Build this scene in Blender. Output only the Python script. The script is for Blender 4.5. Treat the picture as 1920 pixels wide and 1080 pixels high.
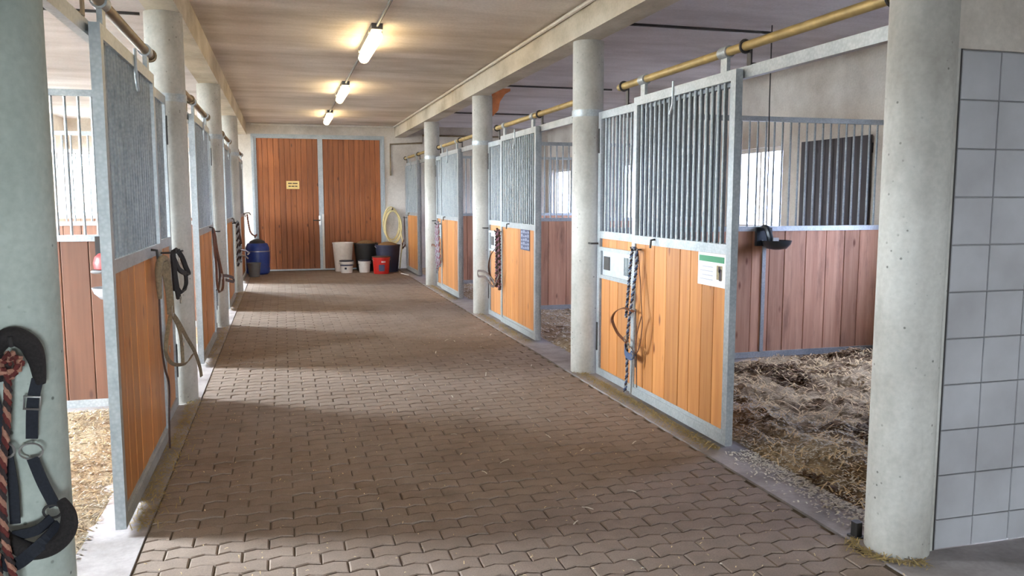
import bpy, math, random
import numpy as np
from mathutils import Vector

random.seed(7)
rng = np.random.default_rng(7)
for o in list(bpy.data.objects):
    bpy.data.objects.remove(o)
scene = bpy.context.scene
col = scene.collection

# ------------------------------------------------------------------ camera
F_PX, YAW, PITCH, CAM_H = 1530.0, 0.2735, 0.1085, 1.5
cd = bpy.data.cameras.new('camera')
cd.sensor_width = 36.0
cd.lens = F_PX / 1920.0 * 36.0
cam = bpy.data.objects.new('camera', cd)
col.objects.link(cam)
cam.location = (0, 0, CAM_H)
cam.rotation_euler = (math.pi / 2 - PITCH, 0, -YAW)
cd.clip_start = 0.02
scene.camera = cam

# ------------------------------------------------------------------ world, exposure
WORLD_STRENGTH = 168.0
w = bpy.data.worlds.new('overcast_sky')
scene.world = w
w.use_nodes = True
_nt = w.node_tree
_bg = _nt.nodes['Background']
_bg.inputs['Color'].default_value = (0.86, 0.92, 1.0, 1)
# overcast sky: zenith three times as bright as the horizon
_tc = _nt.nodes.new('ShaderNodeTexCoord')
_sep = _nt.nodes.new('ShaderNodeSeparateXYZ')
_mx = _nt.nodes.new('ShaderNodeMath'); _mx.operation = 'MAXIMUM'; _mx.inputs[1].default_value = 0.0
_ma = _nt.nodes.new('ShaderNodeMath'); _ma.operation = 'MULTIPLY_ADD'
_ma.inputs[1].default_value = 2.0 * WORLD_STRENGTH
_ma.inputs[2].default_value = WORLD_STRENGTH
_nt.links.new(_tc.outputs['Generated'], _sep.inputs[0])
_nt.links.new(_sep.outputs['Z'], _mx.inputs[0])
_nt.links.new(_mx.outputs[0], _ma.inputs[0])
_nt.links.new(_ma.outputs[0], _bg.inputs['Strength'])
vs = scene.view_settings
vs.view_transform = 'Standard'
vs.look = 'None'
vs.gamma = 1.0
vs.exposure = -0.3
vs.use_curve_mapping = False
scene.cycles.use_denoising = True
scene.cycles.max_bounces = 10
scene.cycles.diffuse_bounces = 6
scene.cycles.transparent_max_bounces = 12
scene.cycles.sample_clamp_indirect = 12.0
LAMP_EMIT = 25.0

# ------------------------------------------------------------------ main dimensions
XR, XL = 2.50, -0.71                       # aisle face of the stall fronts
CXR, CXL = 2.52, -0.775                    # column axes
CR = 0.13                                  # column radius
YR = [2.82, 6.60, 10.40, 14.10, 17.85]     # column positions by the wash bay side
YL = [2.68, 6.42, 10.17, 13.92, 17.75]
YB = 17.70                                 # end wall
YF = -6.0                                  # wall behind the camera
XWR, XWL = 5.80, -4.00                     # outer walls
ZC = 3.05                                  # ceiling
ZS = 2.81                                  # beam soffit
KR, KL = 2.37, -0.63                       # edges of the paving


def srgb(r, g, b):
    f = lambda c: (c / 255 / 12.92) if c <= 10 else ((c / 255 + 0.055) / 1.055) ** 2.4
    return (f(r), f(g), f(b), 1)


# ------------------------------------------------------------------ materials
MATS = {}


def new_mat(name):
    m = bpy.data.materials.new(name)
    m.use_nodes = True
    nt = m.node_tree
    MATS[name] = m
    return m, nt, nt.nodes['Principled BSDF']


def nd(nt, t, **kw):
    n = nt.nodes.new(t)
    for k, v in kw.items():
        if k in n.inputs:
            n.inputs[k].default_value = v
        else:
            setattr(n, k, v)
    return n


def coords(nt, scale=(1, 1, 1), per_object=True):
    tc = nd(nt, 'ShaderNodeTexCoord')
    mp = nd(nt, 'ShaderNodeMapping')
    mp.inputs['Scale'].default_value = scale
    nt.links.new(tc.outputs['Object'], mp.inputs['Vector'])
    if per_object:
        oi = nd(nt, 'ShaderNodeObjectInfo')
        ml = nd(nt, 'ShaderNodeVectorMath', operation='SCALE')
        cb = nd(nt, 'ShaderNodeCombineXYZ')
        cb.inputs[0].default_value = 0
        for i in range(3):
            nt.links.new(oi.outputs['Random'], cb.inputs[i])
        nt.links.new(cb.outputs[0], ml.inputs[0])
        ml.inputs['Scale'].default_value = 37.0
        nt.links.new(ml.outputs[0], mp.inputs['Location'])
    return mp.outputs['Vector']


def ramp(nt, fac, stops):
    r = nd(nt, 'ShaderNodeValToRGB')
    el = r.color_ramp.elements
    while len(el) < len(stops):
        el.new(0.5)
    for e, (p, c) in zip(el, stops):
        e.position = p
        e.color = c
    nt.links.new(fac, r.inputs[0])
    return r.outputs[0]


def mixc(nt, fac, a, b, mode='MIX'):
    m = nd(nt, 'ShaderNodeMix', data_type='RGBA', blend_type=mode)
    for sock, v in ((m.inputs[0], fac), (m.inputs[6], a), (m.inputs[7], b)):
        if hasattr(v, 'is_output'):
            nt.links.new(v, sock)
        else:
            sock.default_value = v
    return m.outputs[2]


def noise(nt, vec, scale, detail=4, rough=0.55):
    n = nd(nt, 'ShaderNodeTexNoise', Scale=scale, Detail=detail, Roughness=rough)
    nt.links.new(vec, n.inputs['Vector'])
    return n.outputs['Fac']


def bump(nt, b, height, strength, dist=0.01):
    bp = nd(nt, 'ShaderNodeBump', Strength=strength, Distance=dist)
    nt.links.new(height, bp.inputs['Height'])
    nt.links.new(bp.outputs[0], b.inputs['Normal'])


def plain(name, c, rough=0.6, metal=0.0, var=0.12, scale=18.0, spec=0.5):
    m, nt, b = new_mat(name)
    v = coords(nt)
    n = noise(nt, v, scale)
    lo = tuple(x * (1 - var) for x in c[:3]) + (1,)
    hi = tuple(min(1, x * (1 + var)) for x in c[:3]) + (1,)
    nt.links.new(ramp(nt, n, [(0.3, lo), (0.7, hi)]), b.inputs['Base Color'])
    b.inputs['Roughness'].default_value = rough
    b.inputs['Metallic'].default_value = metal
    b.inputs['Specular IOR Level'].default_value = spec
    return m


def concrete(name, base, stain, stretch=(1, 1, 1), scale=1.6, pits=True, amt=(0.42, 0.72), rough=0.85, fine=0.25):
    m, nt, b = new_mat(name)
    v = coords(nt, stretch, False)
    big = noise(nt, v, scale, 6, 0.6)
    c = ramp(nt, big, [(amt[0], base), (amt[1], stain)])
    v2 = coords(nt, (1, 1, 1), False)
    sm = noise(nt, v2, 45, 3)
    c = mixc(nt, fine, c, ramp(nt, sm, [(0.3, (0.45, 0.45, 0.45, 1)), (0.7, (1, 1, 1, 1))]), 'MULTIPLY')
    if pits:
        vo = nd(nt, 'ShaderNodeTexVoronoi', Scale=26.0)
        nt.links.new(v2, vo.inputs['Vector'])
        pit = ramp(nt, vo.outputs['Distance'], [(0.09, (0.35, 0.35, 0.34, 1)), (0.17, (1, 1, 1, 1))])
        sel = noise(nt, v2, 6, 2)
        selr = ramp(nt, sel, [(0.5, (0, 0, 0, 1)), (0.6, (1, 1, 1, 1))])
        c = mixc(nt, selr, c, mixc(nt, 1.0, c, pit, 'MULTIPLY'))
    nt.links.new(c, b.inputs['Base Color'])
    b.inputs['Roughness'].default_value = rough
    bump(nt, b, sm, 0.25, 0.004)
    return m


def wood(name, c_lo, c_hi, knot, dirt=None, rough=0.5, dirt_amt=(0.5, 0.75), grain=(26, 26, 1.3)):
    m, nt, b = new_mat(name)
    v = coords(nt, grain)
    g = noise(nt, v, 1.0, 5, 0.6)
    c = ramp(nt, g, [(0.28, c_lo), (0.72, c_hi)])
    oi = nd(nt, 'ShaderNodeObjectInfo')
    tone = ramp(nt, oi.outputs['Random'], [(0.0, (0.78, 0.76, 0.72, 1)), (1.0, (1.12, 1.1, 1.06, 1))])
    c = mixc(nt, 1.0, c, tone, 'MULTIPLY')
    v2 = coords(nt, (7, 7, 2.6))
    vo = nd(nt, 'ShaderNodeTexVoronoi', Scale=1.0)
    nt.links.new(v2, vo.inputs['Vector'])
    k = ramp(nt, vo.outputs['Distance'], [(0.05, (1, 1, 1, 1)), (0.13, (0, 0, 0, 1))])
    c = mixc(nt, k, c, knot)
    if dirt:
        v3 = coords(nt, (9, 9, 1.5), False)
        d = noise(nt, v3, 1.0, 6, 0.65)
        c = mixc(nt, ramp(nt, d, [(dirt_amt[0], (0, 0, 0, 1)), (dirt_amt[1], (0.8, 0.8, 0.8, 1))]), c, dirt)
    nt.links.new(c, b.inputs['Base Color'])
    b.inputs['Roughness'].default_value = rough
    bump(nt, b, g, 0.15, 0.003)
    return m


M_COL = concrete('column_concrete', srgb(194, 193, 188), srgb(146, 142, 134), (1, 1, 0.6), 1.9)
M_COLG = concrete('pale_green_concrete', srgb(184, 194, 186), srgb(140, 150, 140), (1, 1, 0.6), 1.9)
M_WALL = concrete('lime_wall', srgb(212, 206, 198), srgb(170, 160, 150), (1, 1, 1), 1.2, pits=False)
M_CEIL = concrete('ceiling_concrete', srgb(238, 230, 224), srgb(160, 144, 126), (0.55, 1.6, 1), 0.9, pits=False, amt=(0.36, 0.76))
M_CEILR = concrete('stall_ceiling_concrete', srgb(208, 204, 209), srgb(168, 162, 167), (0.55, 1.6, 1), 1.0, pits=False)
M_BEAM = concrete('beam_concrete', srgb(198, 190, 176), srgb(146, 133, 112), (1, 0.6, 1), 1.8, pits=False)
M_KERB = concrete('kerb_concrete', srgb(164, 157, 158), srgb(122, 115, 114), (1, 1, 1), 3.0, pits=False)
M_SAND = concrete('joint_sand', srgb(96, 82, 64), srgb(66, 54, 42), (1, 1, 1), 6.0, pits=False)
M_GROUND = concrete('yard_gravel', srgb(164, 162, 152), srgb(140, 138, 126), (1, 1, 1), 1.0, pits=False)
M_TILEWALL = concrete('tile_mortar', srgb(142, 140, 141), srgb(120, 118, 118), (1, 1, 1), 3.0, pits=False)


def galv_mat(name, c1, c2, metal=0.55, rough=0.42):
    m, nt, b = new_mat(name)
    v = coords(nt)
    vo = nd(nt, 'ShaderNodeTexVoronoi', Scale=60.0)
    nt.links.new(v, vo.inputs['Vector'])
    n = noise(nt, v, 7, 4)
    c = mixc(nt, 0.5, ramp(nt, vo.outputs['Distance'], [(0.0, c1), (0.8, c2)]), ramp(nt, n, [(0.3, c1), (0.7, c2)]))
    nt.links.new(c, b.inputs['Base Color'])
    b.inputs['Metallic'].default_value = metal
    b.inputs['Roughness'].default_value = rough
    return m


M_GALV = galv_mat('galvanised_steel', srgb(188, 194, 198), srgb(146, 154, 160), 0.4)
M_BAR = galv_mat('galvanised_bar', srgb(160, 166, 170), srgb(112, 120, 126), 0.25, 0.45)
M_DSTEEL = plain('dark_steel', srgb(62, 60, 60), 0.5, 0.4)
M_PIPE = plain('yellow_zinc_pipe', srgb(168, 146, 96), 0.5, 0.35, 0.25, 9)
M_PIPEL = plain('tarnished_pipe', srgb(128, 112, 90), 0.45, 0.5, 0.25, 9)
M_DOORWOOD = wood('varnished_spruce', srgb(174, 110, 56), srgb(202, 143, 84), srgb(122, 66, 30), rough=0.42)
M_STALLWOOD = wood('stall_plank', srgb(168, 122, 100), srgb(200, 158, 134), srgb(112, 70, 52), srgb(104, 70, 58), 0.75, (0.52, 0.78))
M_STALLWOODL = wood('stall_plank_warm', srgb(88, 58, 44), srgb(108, 74, 58), srgb(70, 42, 31), srgb(78, 44, 35), 0.7, (0.58, 0.8))
M_GATEWOOD = wood('gate_plank', srgb(128, 72, 36), srgb(164, 98, 54), srgb(84, 42, 20), srgb(104, 54, 28), 0.55, (0.5, 0.8), (30, 30, 1.1))
M_SHUTTER = wood('dark_shutter_board', srgb(56, 54, 60), srgb(78, 76, 84), srgb(44, 42, 48), rough=0.75)
M_WHITE = plain('white_plastic', srgb(242, 241, 240), 0.45, 0, 0.06)
M_WHITEPAINT = plain('white_frame_paint', srgb(214, 210, 204), 0.5, 0, 0.08)
M_BLACK = plain('black_plastic', srgb(38, 36, 36), 0.5)
M_NAVYTUB = plain('navy_plastic', srgb(40, 42, 66), 0.45)
M_RED = plain('red_plastic', srgb(196, 36, 30), 0.4)
M_BLUE = plain('blue_plastic', srgb(36, 62, 140), 0.38)
M_GREYB = plain('grey_plastic', srgb(102, 102, 104), 0.5)
M_NAVY = plain('navy_webbing', srgb(26, 30, 40), 0.8, 0, 0.3, 120)
M_BLACKF = plain('black_webbing', srgb(40, 38, 40), 0.85, 0, 0.3, 120)
M_FLEECE = plain('dark_fleece', srgb(38, 34, 34), 0.95, 0, 0.35, 160)
M_KHAKI = plain('khaki_leather', srgb(126, 112, 90), 0.75, 0, 0.3, 60)
M_LEATHER = plain('brown_leather', srgb(98, 58, 36), 0.55, 0, 0.3, 60)
M_DLEATHER = plain('dark_brown_leather', srgb(66, 44, 36), 0.6, 0, 0.3, 60)
M_STEEL = plain('nickel', srgb(186, 186, 184), 0.3, 0.85)
M_CREAMR = plain('cream_rope', srgb(160, 116, 98), 0.9, 0, 0.2, 90)
M_REDR = plain('maroon_rope', srgb(96, 40, 36), 0.9, 0, 0.2, 90)
M_DARKR = plain('dark_rope', srgb(52, 40, 40), 0.9, 0, 0.2, 90)
M_BLUER = plain('blue_rope', srgb(64, 82, 116), 0.9, 0, 0.2, 90)
M_GREYR = plain('pale_grey_rope', srgb(142, 148, 156), 0.9, 0, 0.2, 90)
M_MAUVE = plain('mauve_rope', srgb(130, 92, 108), 0.9, 0, 0.2, 90)
M_HOSE = plain('cream_hose', srgb(206, 190, 140), 0.45, 0, 0.1)
M_PAPER = plain('white_paper', srgb(236, 236, 238), 0.55, 0, 0.02)
M_GREEN = plain('green_print', srgb(60, 140, 104), 0.55, 0, 0.05)
M_GREYPRINT = plain('grey_print', srgb(176, 180, 196), 0.6, 0, 0.05)
M_PHOTO = plain('photo_print', srgb(150, 136, 104), 0.6, 0, 0.3, 60)
M_PHOTODARK = plain('photo_print_dark', srgb(62, 52, 58), 0.6, 0, 0.2, 60)
M_BLUEPRINT = plain('slate_blue_print', srgb(70, 78, 108), 0.6, 0, 0.1)
M_PALEPRINT = plain('pale_blue_print', srgb(138, 146, 170), 0.6, 0, 0.1)
M_YELLOW = plain('cream_yellow_print', srgb(230, 202, 134), 0.6, 0, 0.04)
M_DARKPRINT = plain('dark_print', srgb(70, 56, 44), 0.6, 0, 0.05)
M_NEST = plain('orange_board', srgb(186, 112, 66), 0.7, 0, 0.2, 14)
M_PINKSALT = plain('pink_salt', srgb(160, 50, 50), 0.5, 0, 0.15, 30)
M_BOWL = plain('enamel_bowl', srgb(60, 66, 72), 0.3, 0.35)
M_GREYBOWL = plain('grey_enamel_bowl', srgb(168, 176, 184), 0.3, 0.3)
M_HATCH = plain('pale_hatch_sheet', srgb(190, 198, 206), 0.4, 0.4)
M_FEED = plain('hay_feed', srgb(120, 90, 56), 0.95, 0, 0.5, 70)


def paver_mat():
    m, nt, b = new_mat('red_brown_paver')
    tc = nd(nt, 'ShaderNodeTexCoord')
    geo = nd(nt, 'ShaderNodeNewGeometry')
    v = geo.outputs['Position']
    n1 = noise(nt, v, 1.4, 5, 0.6)
    n2 = noise(nt, v, 9, 4)
    n3 = noise(nt, v, 160, 2)
    c = ramp(nt, n1, [(0.3, srgb(126, 110, 99)), (0.55, srgb(142, 127, 118)), (0.75, srgb(118, 101, 88))])
    c = mixc(nt, 0.5, c, ramp(nt, n2, [(0.3, (0.72, 0.70, 0.66, 1)), (0.7, (1.08, 1.05, 1.02, 1))]), 'MULTIPLY')
    c = mixc(nt, 0.4, c, ramp(nt, n3, [(0.35, (0.6, 0.58, 0.55, 1)), (0.65, (1.1, 1.08, 1.05, 1))]), 'MULTIPLY')
    nt.links.new(c, b.inputs['Base Color'])
    b.inputs['Roughness'].default_value = 0.8
    bump(nt, b, n3, 0.35, 0.003)
    return m


M_PAVER = paver_mat()


def tile_mat():
    m, nt, b = new_mat('white_glazed_tile')
    geo = nd(nt, 'ShaderNodeNewGeometry')
    n = noise(nt, geo.outputs['Position'], 2.2, 5)
    c = ramp(nt, n, [(0.35, srgb(174, 175, 180)), (0.7, srgb(146, 145, 148))])
    nt.links.new(c, b.inputs['Base Color'])
    b.inputs['Roughness'].default_value = 0.35
    return m


M_TILE = tile_mat()


def bedding_mat(name, dark=0.5, k=1.0):
    m, nt, b = new_mat(name)
    geo = nd(nt, 'ShaderNodeNewGeometry')
    v = geo.outputs['Position']
    big = noise(nt, v, 1.7, 5, 0.65)
    sm = noise(nt, v, 30, 4, 0.7)
    straw = ramp(nt, sm, [(0.3, srgb(120, 100, 74)), (0.7, srgb(190, 172, 142))])
    muck = ramp(nt, sm, [(0.3, srgb(52, 38, 26)), (0.7, srgb(128, 98, 66))])
    c = mixc(nt, ramp(nt, big, [(dark, (0, 0, 0, 1)), (dark + 0.12, (1, 1, 1, 1))]), straw, muck)
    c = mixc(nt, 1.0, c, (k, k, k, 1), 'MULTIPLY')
    nt.links.new(c, b.inputs['Base Color'])
    b.inputs['Roughness'].default_value = 0.95
    bump(nt, b, sm, 0.8, 0.02)
    return m


M_BED = bedding_mat('straw_bedding', 0.5)
M_BEDL = bedding_mat('pale_bedding', 0.58)
M_CHIP1 = plain('straw_chip', srgb(218, 194, 152), 0.85, 0, 0.25, 40)
M_CHIP2 = plain('muck_chip', srgb(92, 68, 44), 0.9, 0, 0.3, 40)
M_CHIP3 = plain('pale_shaving', srgb(204, 198, 186), 0.85, 0, 0.15, 40)
M_BEDDIM = bedding_mat('dimmed_bedding', 0.55, 0.55)  # bedding, and both chips below, coloured darker to stand for dimmer light
M_CHIPW = plain('dull_straw', srgb(142, 124, 92), 0.9, 0, 0.3, 40)
M_CHIPG = plain('grey_shaving', srgb(138, 132, 122), 0.9, 0, 0.3, 40)
M_HAY = plain('dry_hay', srgb(160, 140, 92), 0.9, 0, 0.35, 40)


def glass_mat(name, tint):
    m, nt, b = new_mat(name)
    out = nt.nodes['Material Output']
    nt.nodes.remove(b)
    tr = nd(nt, 'ShaderNodeBsdfTransparent')
    tr.inputs[0].default_value = tint
    gl = nd(nt, 'ShaderNodeBsdfGlossy', Roughness=0.05)
    mx = nd(nt, 'ShaderNodeMixShader')
    mx.inputs[0].default_value = 0.06
    nt.links.new(tr.outputs[0], mx.inputs[1])
    nt.links.new(gl.outputs[0], mx.inputs[2])
    nt.links.new(mx.outputs[0], out.inputs['Surface'])
    return m


M_GLASS = glass_mat('clear_glass', (0.95, 0.97, 0.96, 1))
M_GLASSR = glass_mat('dimming_glass', (0.35, 0.365, 0.42, 1))  # grey tint added to dim the daylight from the right-hand windows


def emit_mat(name, c, s):
    m, nt, b = new_mat(name)
    b.inputs['Base Color'].default_value = (0.9, 0.9, 0.88, 1)
    b.inputs['Emission Color'].default_value = c
    b.inputs['Emission Strength'].default_value = s
    return m


M_TUBE = emit_mat('lit_diffuser', (1.0, 0.75, 0.39, 1), LAMP_EMIT)


# ------------------------------------------------------------------ mesh helpers
class MB:
    def __init__(s):
        s.v, s.f = [], []

    def box(s, x0, x1, y0, y1, z0, z1):
        x0, x1 = sorted((x0, x1)); y0, y1 = sorted((y0, y1)); z0, z1 = sorted((z0, z1))
        n = len(s.v)
        s.v += [(x, y, z) for z in (z0, z1) for y in (y0, y1) for x in (x0, x1)]
        for q in ((0, 2, 3, 1), (4, 5, 7, 6), (0, 1, 5, 4), (2, 6, 7, 3), (0, 4, 6, 2), (1, 3, 7, 5)):
            s.f.append(tuple(n + i for i in q))
        return s

    def bevbox(s, x0, x1, y0, y1, z0, z1, b):
        """box with chamfered vertical edges"""
        x0, x1 = sorted((x0, x1)); y0, y1 = sorted((y0, y1)); z0, z1 = sorted((z0, z1))
        ring = [(x0 + b, y0), (x1 - b, y0), (x1, y0 + b), (x1, y1 - b), (x1 - b, y1), (x0 + b, y1), (x0, y1 - b), (x0, y0 + b)]
        n = len(s.v)
        s.v += [(x, y, z0) for x, y in ring] + [(x, y, z1) for x, y in ring]
        for i in range(8):
            j = (i + 1) % 8
            s.f.append((n + i, n + j, n + 8 + j, n + 8 + i))
        s.f.append(tuple(n + i for i in reversed(range(8))))
        s.f.append(tuple(n + 8 + i for i in range(8)))
        return s

    def tube(s, pts, r, n=8, closed=False, caps=True, flat=None):
        """tube through points; flat=(w, t, dir) makes a strap of width w, thickness t, its width kept near dir"""
        P = [Vector(p) for p in pts]
        m = len(P)
        base = len(s.v)
        prev = None
        rr = r if isinstance(r, (list, tuple)) else [r] * m
        for i, p in enumerate(P):
            a = P[(i - 1) % m] if (closed or i > 0) else p
            b = P[(i + 1) % m] if (closed or i < m - 1) else p
            t = (b - a).normalized()
            if flat:
                wd = Vector(flat[2])
                wd = (wd - t * wd.dot(t))
                if wd.length < 0.05:
                    wd = prev or t.orthogonal()
                wd.normalize()
                u, v = wd, t.cross(wd)
                prev = u
                for sx, sy in ((-1, -1), (1, -1), (1, 1), (-1, 1)):
                    s.v.append(tuple(p + u * sx * flat[0] / 2 + v * sy * flat[1] / 2))
            else:
                if prev is None:
                    u = t.orthogonal().normalized()
                else:
                    u = (prev - t * prev.dot(t)).normalized()
                prev = u
                v = t.cross(u)
                for k in range(n):
                    an = 2 * math.pi * k / n
                    s.v.append(tuple(p + (u * math.cos(an) + v * math.sin(an)) * rr[i]))
        k = 4 if flat else n
        for i in range(m if closed else m - 1):
            A, B = base + i * k, base + ((i + 1) % m) * k
            for j in range(k):
                jj = (j + 1) % k
                s.f.append((A + j, A + jj, B + jj, B + j))
        if caps and not closed:
            s.f.append(tuple(base + j for j in reversed(range(k))))
            s.f.append(tuple(base + (m - 1) * k + j for j in range(k)))
        return s

    def lathe(s, prof, c=(0, 0, 0), n=24, close=True):
        base = len(s.v)
        for r, z in prof:
            for k in range(n):
                a = 2 * math.pi * k / n
                s.v.append((c[0] + r * math.cos(a), c[1] + r * math.sin(a), c[2] + z))
        for i in range(len(prof) - 1):
            for k in range(n):
                kk = (k + 1) % n
                s.f.append((base + i * n + k, base + i * n + kk, base + (i + 1) * n + kk, base + (i + 1) * n + k))
        if close:
            if prof[0][0] > 1e-4:
                s.f.append(tuple(base + k for k in reversed(range(n))))
            if prof[-1][0] > 1e-4:
                s.f.append(tuple(base + (len(prof) - 1) * n + k for k in range(n)))
        return s

    def mesh(s, name, mat, smooth=False):
        me = bpy.data.meshes.new(name)
        me.from_pydata(s.v, [], s.f)
        me.materials.append(mat)
        if smooth:
            me.polygons.foreach_set('use_smooth', [True] * len(me.polygons))
            try:
                me.set_sharp_from_angle(angle=math.radians(40))
            except Exception:
                pass
        me.update()
        return me

    def build(s, name, mat, parent=None, smooth=False):
        return link(name, s.mesh(name, mat, smooth), parent)


def link(name, me, parent=None, loc=(0, 0, 0)):
    o = bpy.data.objects.new(name, me)
    col.objects.link(o)
    o.location = loc
    if parent:
        o.parent = parent
    return o


def empty(name, loc=(0, 0, 0)):
    o = bpy.data.objects.new(name, None)
    col.objects.link(o)
    o.location = loc
    o.empty_display_size = 0.1
    return o


def tag(o, label, cat, group=None, kind=None):
    o['label'] = label
    o['category'] = cat
    if group:
        o['group'] = group
    if kind:
        o['kind'] = kind
    return o


def struct(o, label=None, cat=None, group=None):
    o['kind'] = 'structure'
    if label:
        o['label'] = label
    if cat:
        o['category'] = cat
    if group:
        o['group'] = group
    return o


def spline(pts, per=6, closed=False):
    P = [Vector(p) for p in pts]
    n = len(P)
    out = []
    rngi = range(n if closed else n - 1)
    for i in rngi:
        if closed:
            a, b, c, d = P[(i - 1) % n], P[i], P[(i + 1) % n], P[(i + 2) % n]
        else:
            a, b, c, d = P[max(i - 1, 0)], P[i], P[i + 1], P[min(i + 2, n - 1)]
        for k in range(per):
            t = k / per
            out.append(0.5 * ((2 * b) + (c - a) * t + (2 * a - 5 * b + 4 * c - d) * t * t + (3 * b - a - 3 * c + d) * t ** 3))
    if not closed:
        out.append(P[-1])
    return out


# ------------------------------------------------------------------ the setting
# floor under the paving, with every paver on top of it
floor = struct(MB().box(KL, KR, -0.8, YB - 0.05, -0.12, -0.009).build('floor', M_SAND),
               'red-brown zigzag paving of the stable aisle', 'floor')
PL, PW, AMP = 0.212, 0.106, 0.0095


def paver_verts(x0, x1, dz, tilt, g=0.0024):
    """zigzag paver between x0 and x1 (x measured on the zigzag grid), centred on y = 0; returns local verts, faces"""
    def zz(x):
        ph = (x / (PL / 2)) % 1.0
        return AMP * (1 - 4 * abs(ph - 0.5))
    xs = [x0 + g]
    k = math.ceil((x0 + g) / (PL / 4) + 1e-6)
    while k * PL / 4 < x1 - g - 1e-6:
        xs.append(k * PL / 4)
        k += 1
    xs.append(x1 - g)
    lowp = [(x, -PW / 2 + g + zz(x)) for x in xs]
    upp = [(x, PW / 2 - g + zz(x)) for x in reversed(xs)]
    ring = lowp + upp
    n = len(ring)
    cx = sum(p[0] for p in ring) / n
    cy = sum(p[1] for p in ring) / n
    top, mid, bot = [], [], []
    for x, y in ring:
        sx = 1 - 0.006 / (PL / 2)
        sy = 1 - 0.006 / (PW / 2)
        top.append((cx + (x - cx) * sx, cy + (y - cy) * sy, dz + tilt * (x - cx)))
        mid.append((x, y, dz - 0.004 + tilt * (x - cx)))
    v = top + mid + [(x, y, -0.0095) for x, y in ring]
    f = [tuple(range(n))]
    for r in range(2):
        for i in range(n):
            j = (i + 1) % n
            f.append((r * n + i, (r + 1) * n + i, (r + 1) * n + j, r * n + j))
    return v, f


X_ORG = KL + 0.004
rows = int((YB + 0.8) / PW)
cells = []
for r in range(rows):
    y = -0.8 + PW / 2 + r * PW
    shift = 0.0 if r % 2 == 0 else -PL / 2
    x = shift
    while x < (KR - KL) - 0.01:
        a, b = max(x, 0.0), min(x + PL, KR - KL - 0.008)
        if b - a > 0.03:
            cells.append((y, a, b))
        x += PL


def in_view(y, xm):
    dx, dy = xm, y
    ww = dy * math.cos(YAW) + dx * math.sin(YAW)
    if ww < 0.5:
        return None
    uu = dx * math.cos(YAW) - dy * math.sin(YAW)
    px = 960 + F_PX * uu / ww
    wz = ww * math.cos(PITCH) + CAM_H * math.sin(PITCH)
    py = 540 - F_PX * (-CAM_H * math.cos(PITCH) + ww * math.sin(PITCH)) / wz
    return ww if (150 < px < 1640 and py < 1095) else None


order = sorted((c for c in cells if in_view(c[0], X_ORG + (c[1] + c[2]) / 2)), key=lambda c: in_view(c[0], X_ORG + (c[1] + c[2]) / 2))
single = set(order[:300])
variants = {}
field = MB()
for c in cells:
    y, a, b = c
    if c in single:
        key = (round(a % (PL / 2), 4), round(b - a, 4), random.randrange(4))
        if key not in variants:
            m = MB()
            a0 = a % (PL / 2)
            m.v, m.f = paver_verts(a0, a0 + b - a, random.uniform(-0.002, 0.0015), random.uniform(-0.012, 0.012))
            variants[key] = m.mesh('paver', M_PAVER)
        link('paver', variants[key], floor, (X_ORG + a - a % (PL / 2), y, 0))
    else:
        v, f = paver_verts(a, b, random.uniform(-0.002, 0.0015), random.uniform(-0.012, 0.012))
        n = len(field.v)
        field.v += [(p[0] + X_ORG, p[1] + y, p[2]) for p in v]
        field.f += [tuple(n + i for i in q) for q in f]
pf = field.build('paver_field', M_PAVER, floor)
pf['kind'] = 'stuff'

# slab behind the paving, stall floors, kerbs
struct(MB().box(XWL, XWR, YF, -0.8, -0.12, 0.0).box(XWL, KL, -0.8, YL[0], -0.12, 0).box(KR, XWR, -0.8, YR[0] - 0.07, -0.12, 0).build('floor_slab', M_KERB),
       'plain concrete slab of the passage before the paved aisle', 'floor')
struct(MB().box(KR, 2.80, YR[0] - 0.07, YB + 0.05, -0.12, 0.004).build('kerb_wash_side', M_KERB),
       'smooth lilac-grey concrete threshold strip along the tiled-wall stall row', 'kerb')
struct(MB().box(-0.98, KL, YL[0], YB + 0.05, -0.12, 0.004).build('kerb_far_side', M_KERB),
       'smooth concrete threshold strip along the stall row facing the tiled wall', 'kerb')
struct(MB().box(2.80, XWR, YR[0], YB, -0.12, -0.005).build('floor_stalls_right', M_KERB))
struct(MB().box(XWL, -0.98, YL[0], YB, -0.12, -0.005).build('floor_stalls_left', M_KERB))
struct(MB().box(-40, XWL - 0.25, -40, 60, -0.4, -0.15).box(XWR + 0.25, 45, -40, 60, -0.4, -0.15)
       .box(XWL - 0.25, XWR + 0.25, YB + 0.3, 60, -0.4, -0.15).box(XWL - 0.25, XWR + 0.25, -40, YF - 0.25, -0.4, -0.15).build('ground', M_GROUND))

# ceiling
BXR, BXR2, BXL, BXL2 = 2.36, 2.58, -0.655, -0.875
struct(MB().box(BXL - 0.02, BXR + 0.02, YF, YB + 0.2, ZC, ZC + 0.2).build('ceiling', M_CEIL), 'stained board-marked concrete ceiling above the aisle', 'ceiling')
struct(MB().box(BXR + 0.02, XWR + 0.2, YF, YB + 0.2, ZC, ZC + 0.2).build('ceiling_stalls_right', M_CEILR))
struct(MB().box(XWL - 0.2, BXL - 0.02, YF, YB + 0.2, ZC, ZC + 0.2).build('ceiling_stalls_left', M_CEILR))
struct(MB().box(BXR, BXR2, YF, YB, ZS, ZC).build('beam_right', M_BEAM), 'pale concrete beam over the columns on the tiled-wall side', 'beam')
struct(MB().box(BXL2, BXL, YF, YB, ZS, ZC).build('beam_left', M_BEAM), 'pale concrete beam over the columns facing the tiled wall', 'beam')
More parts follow.
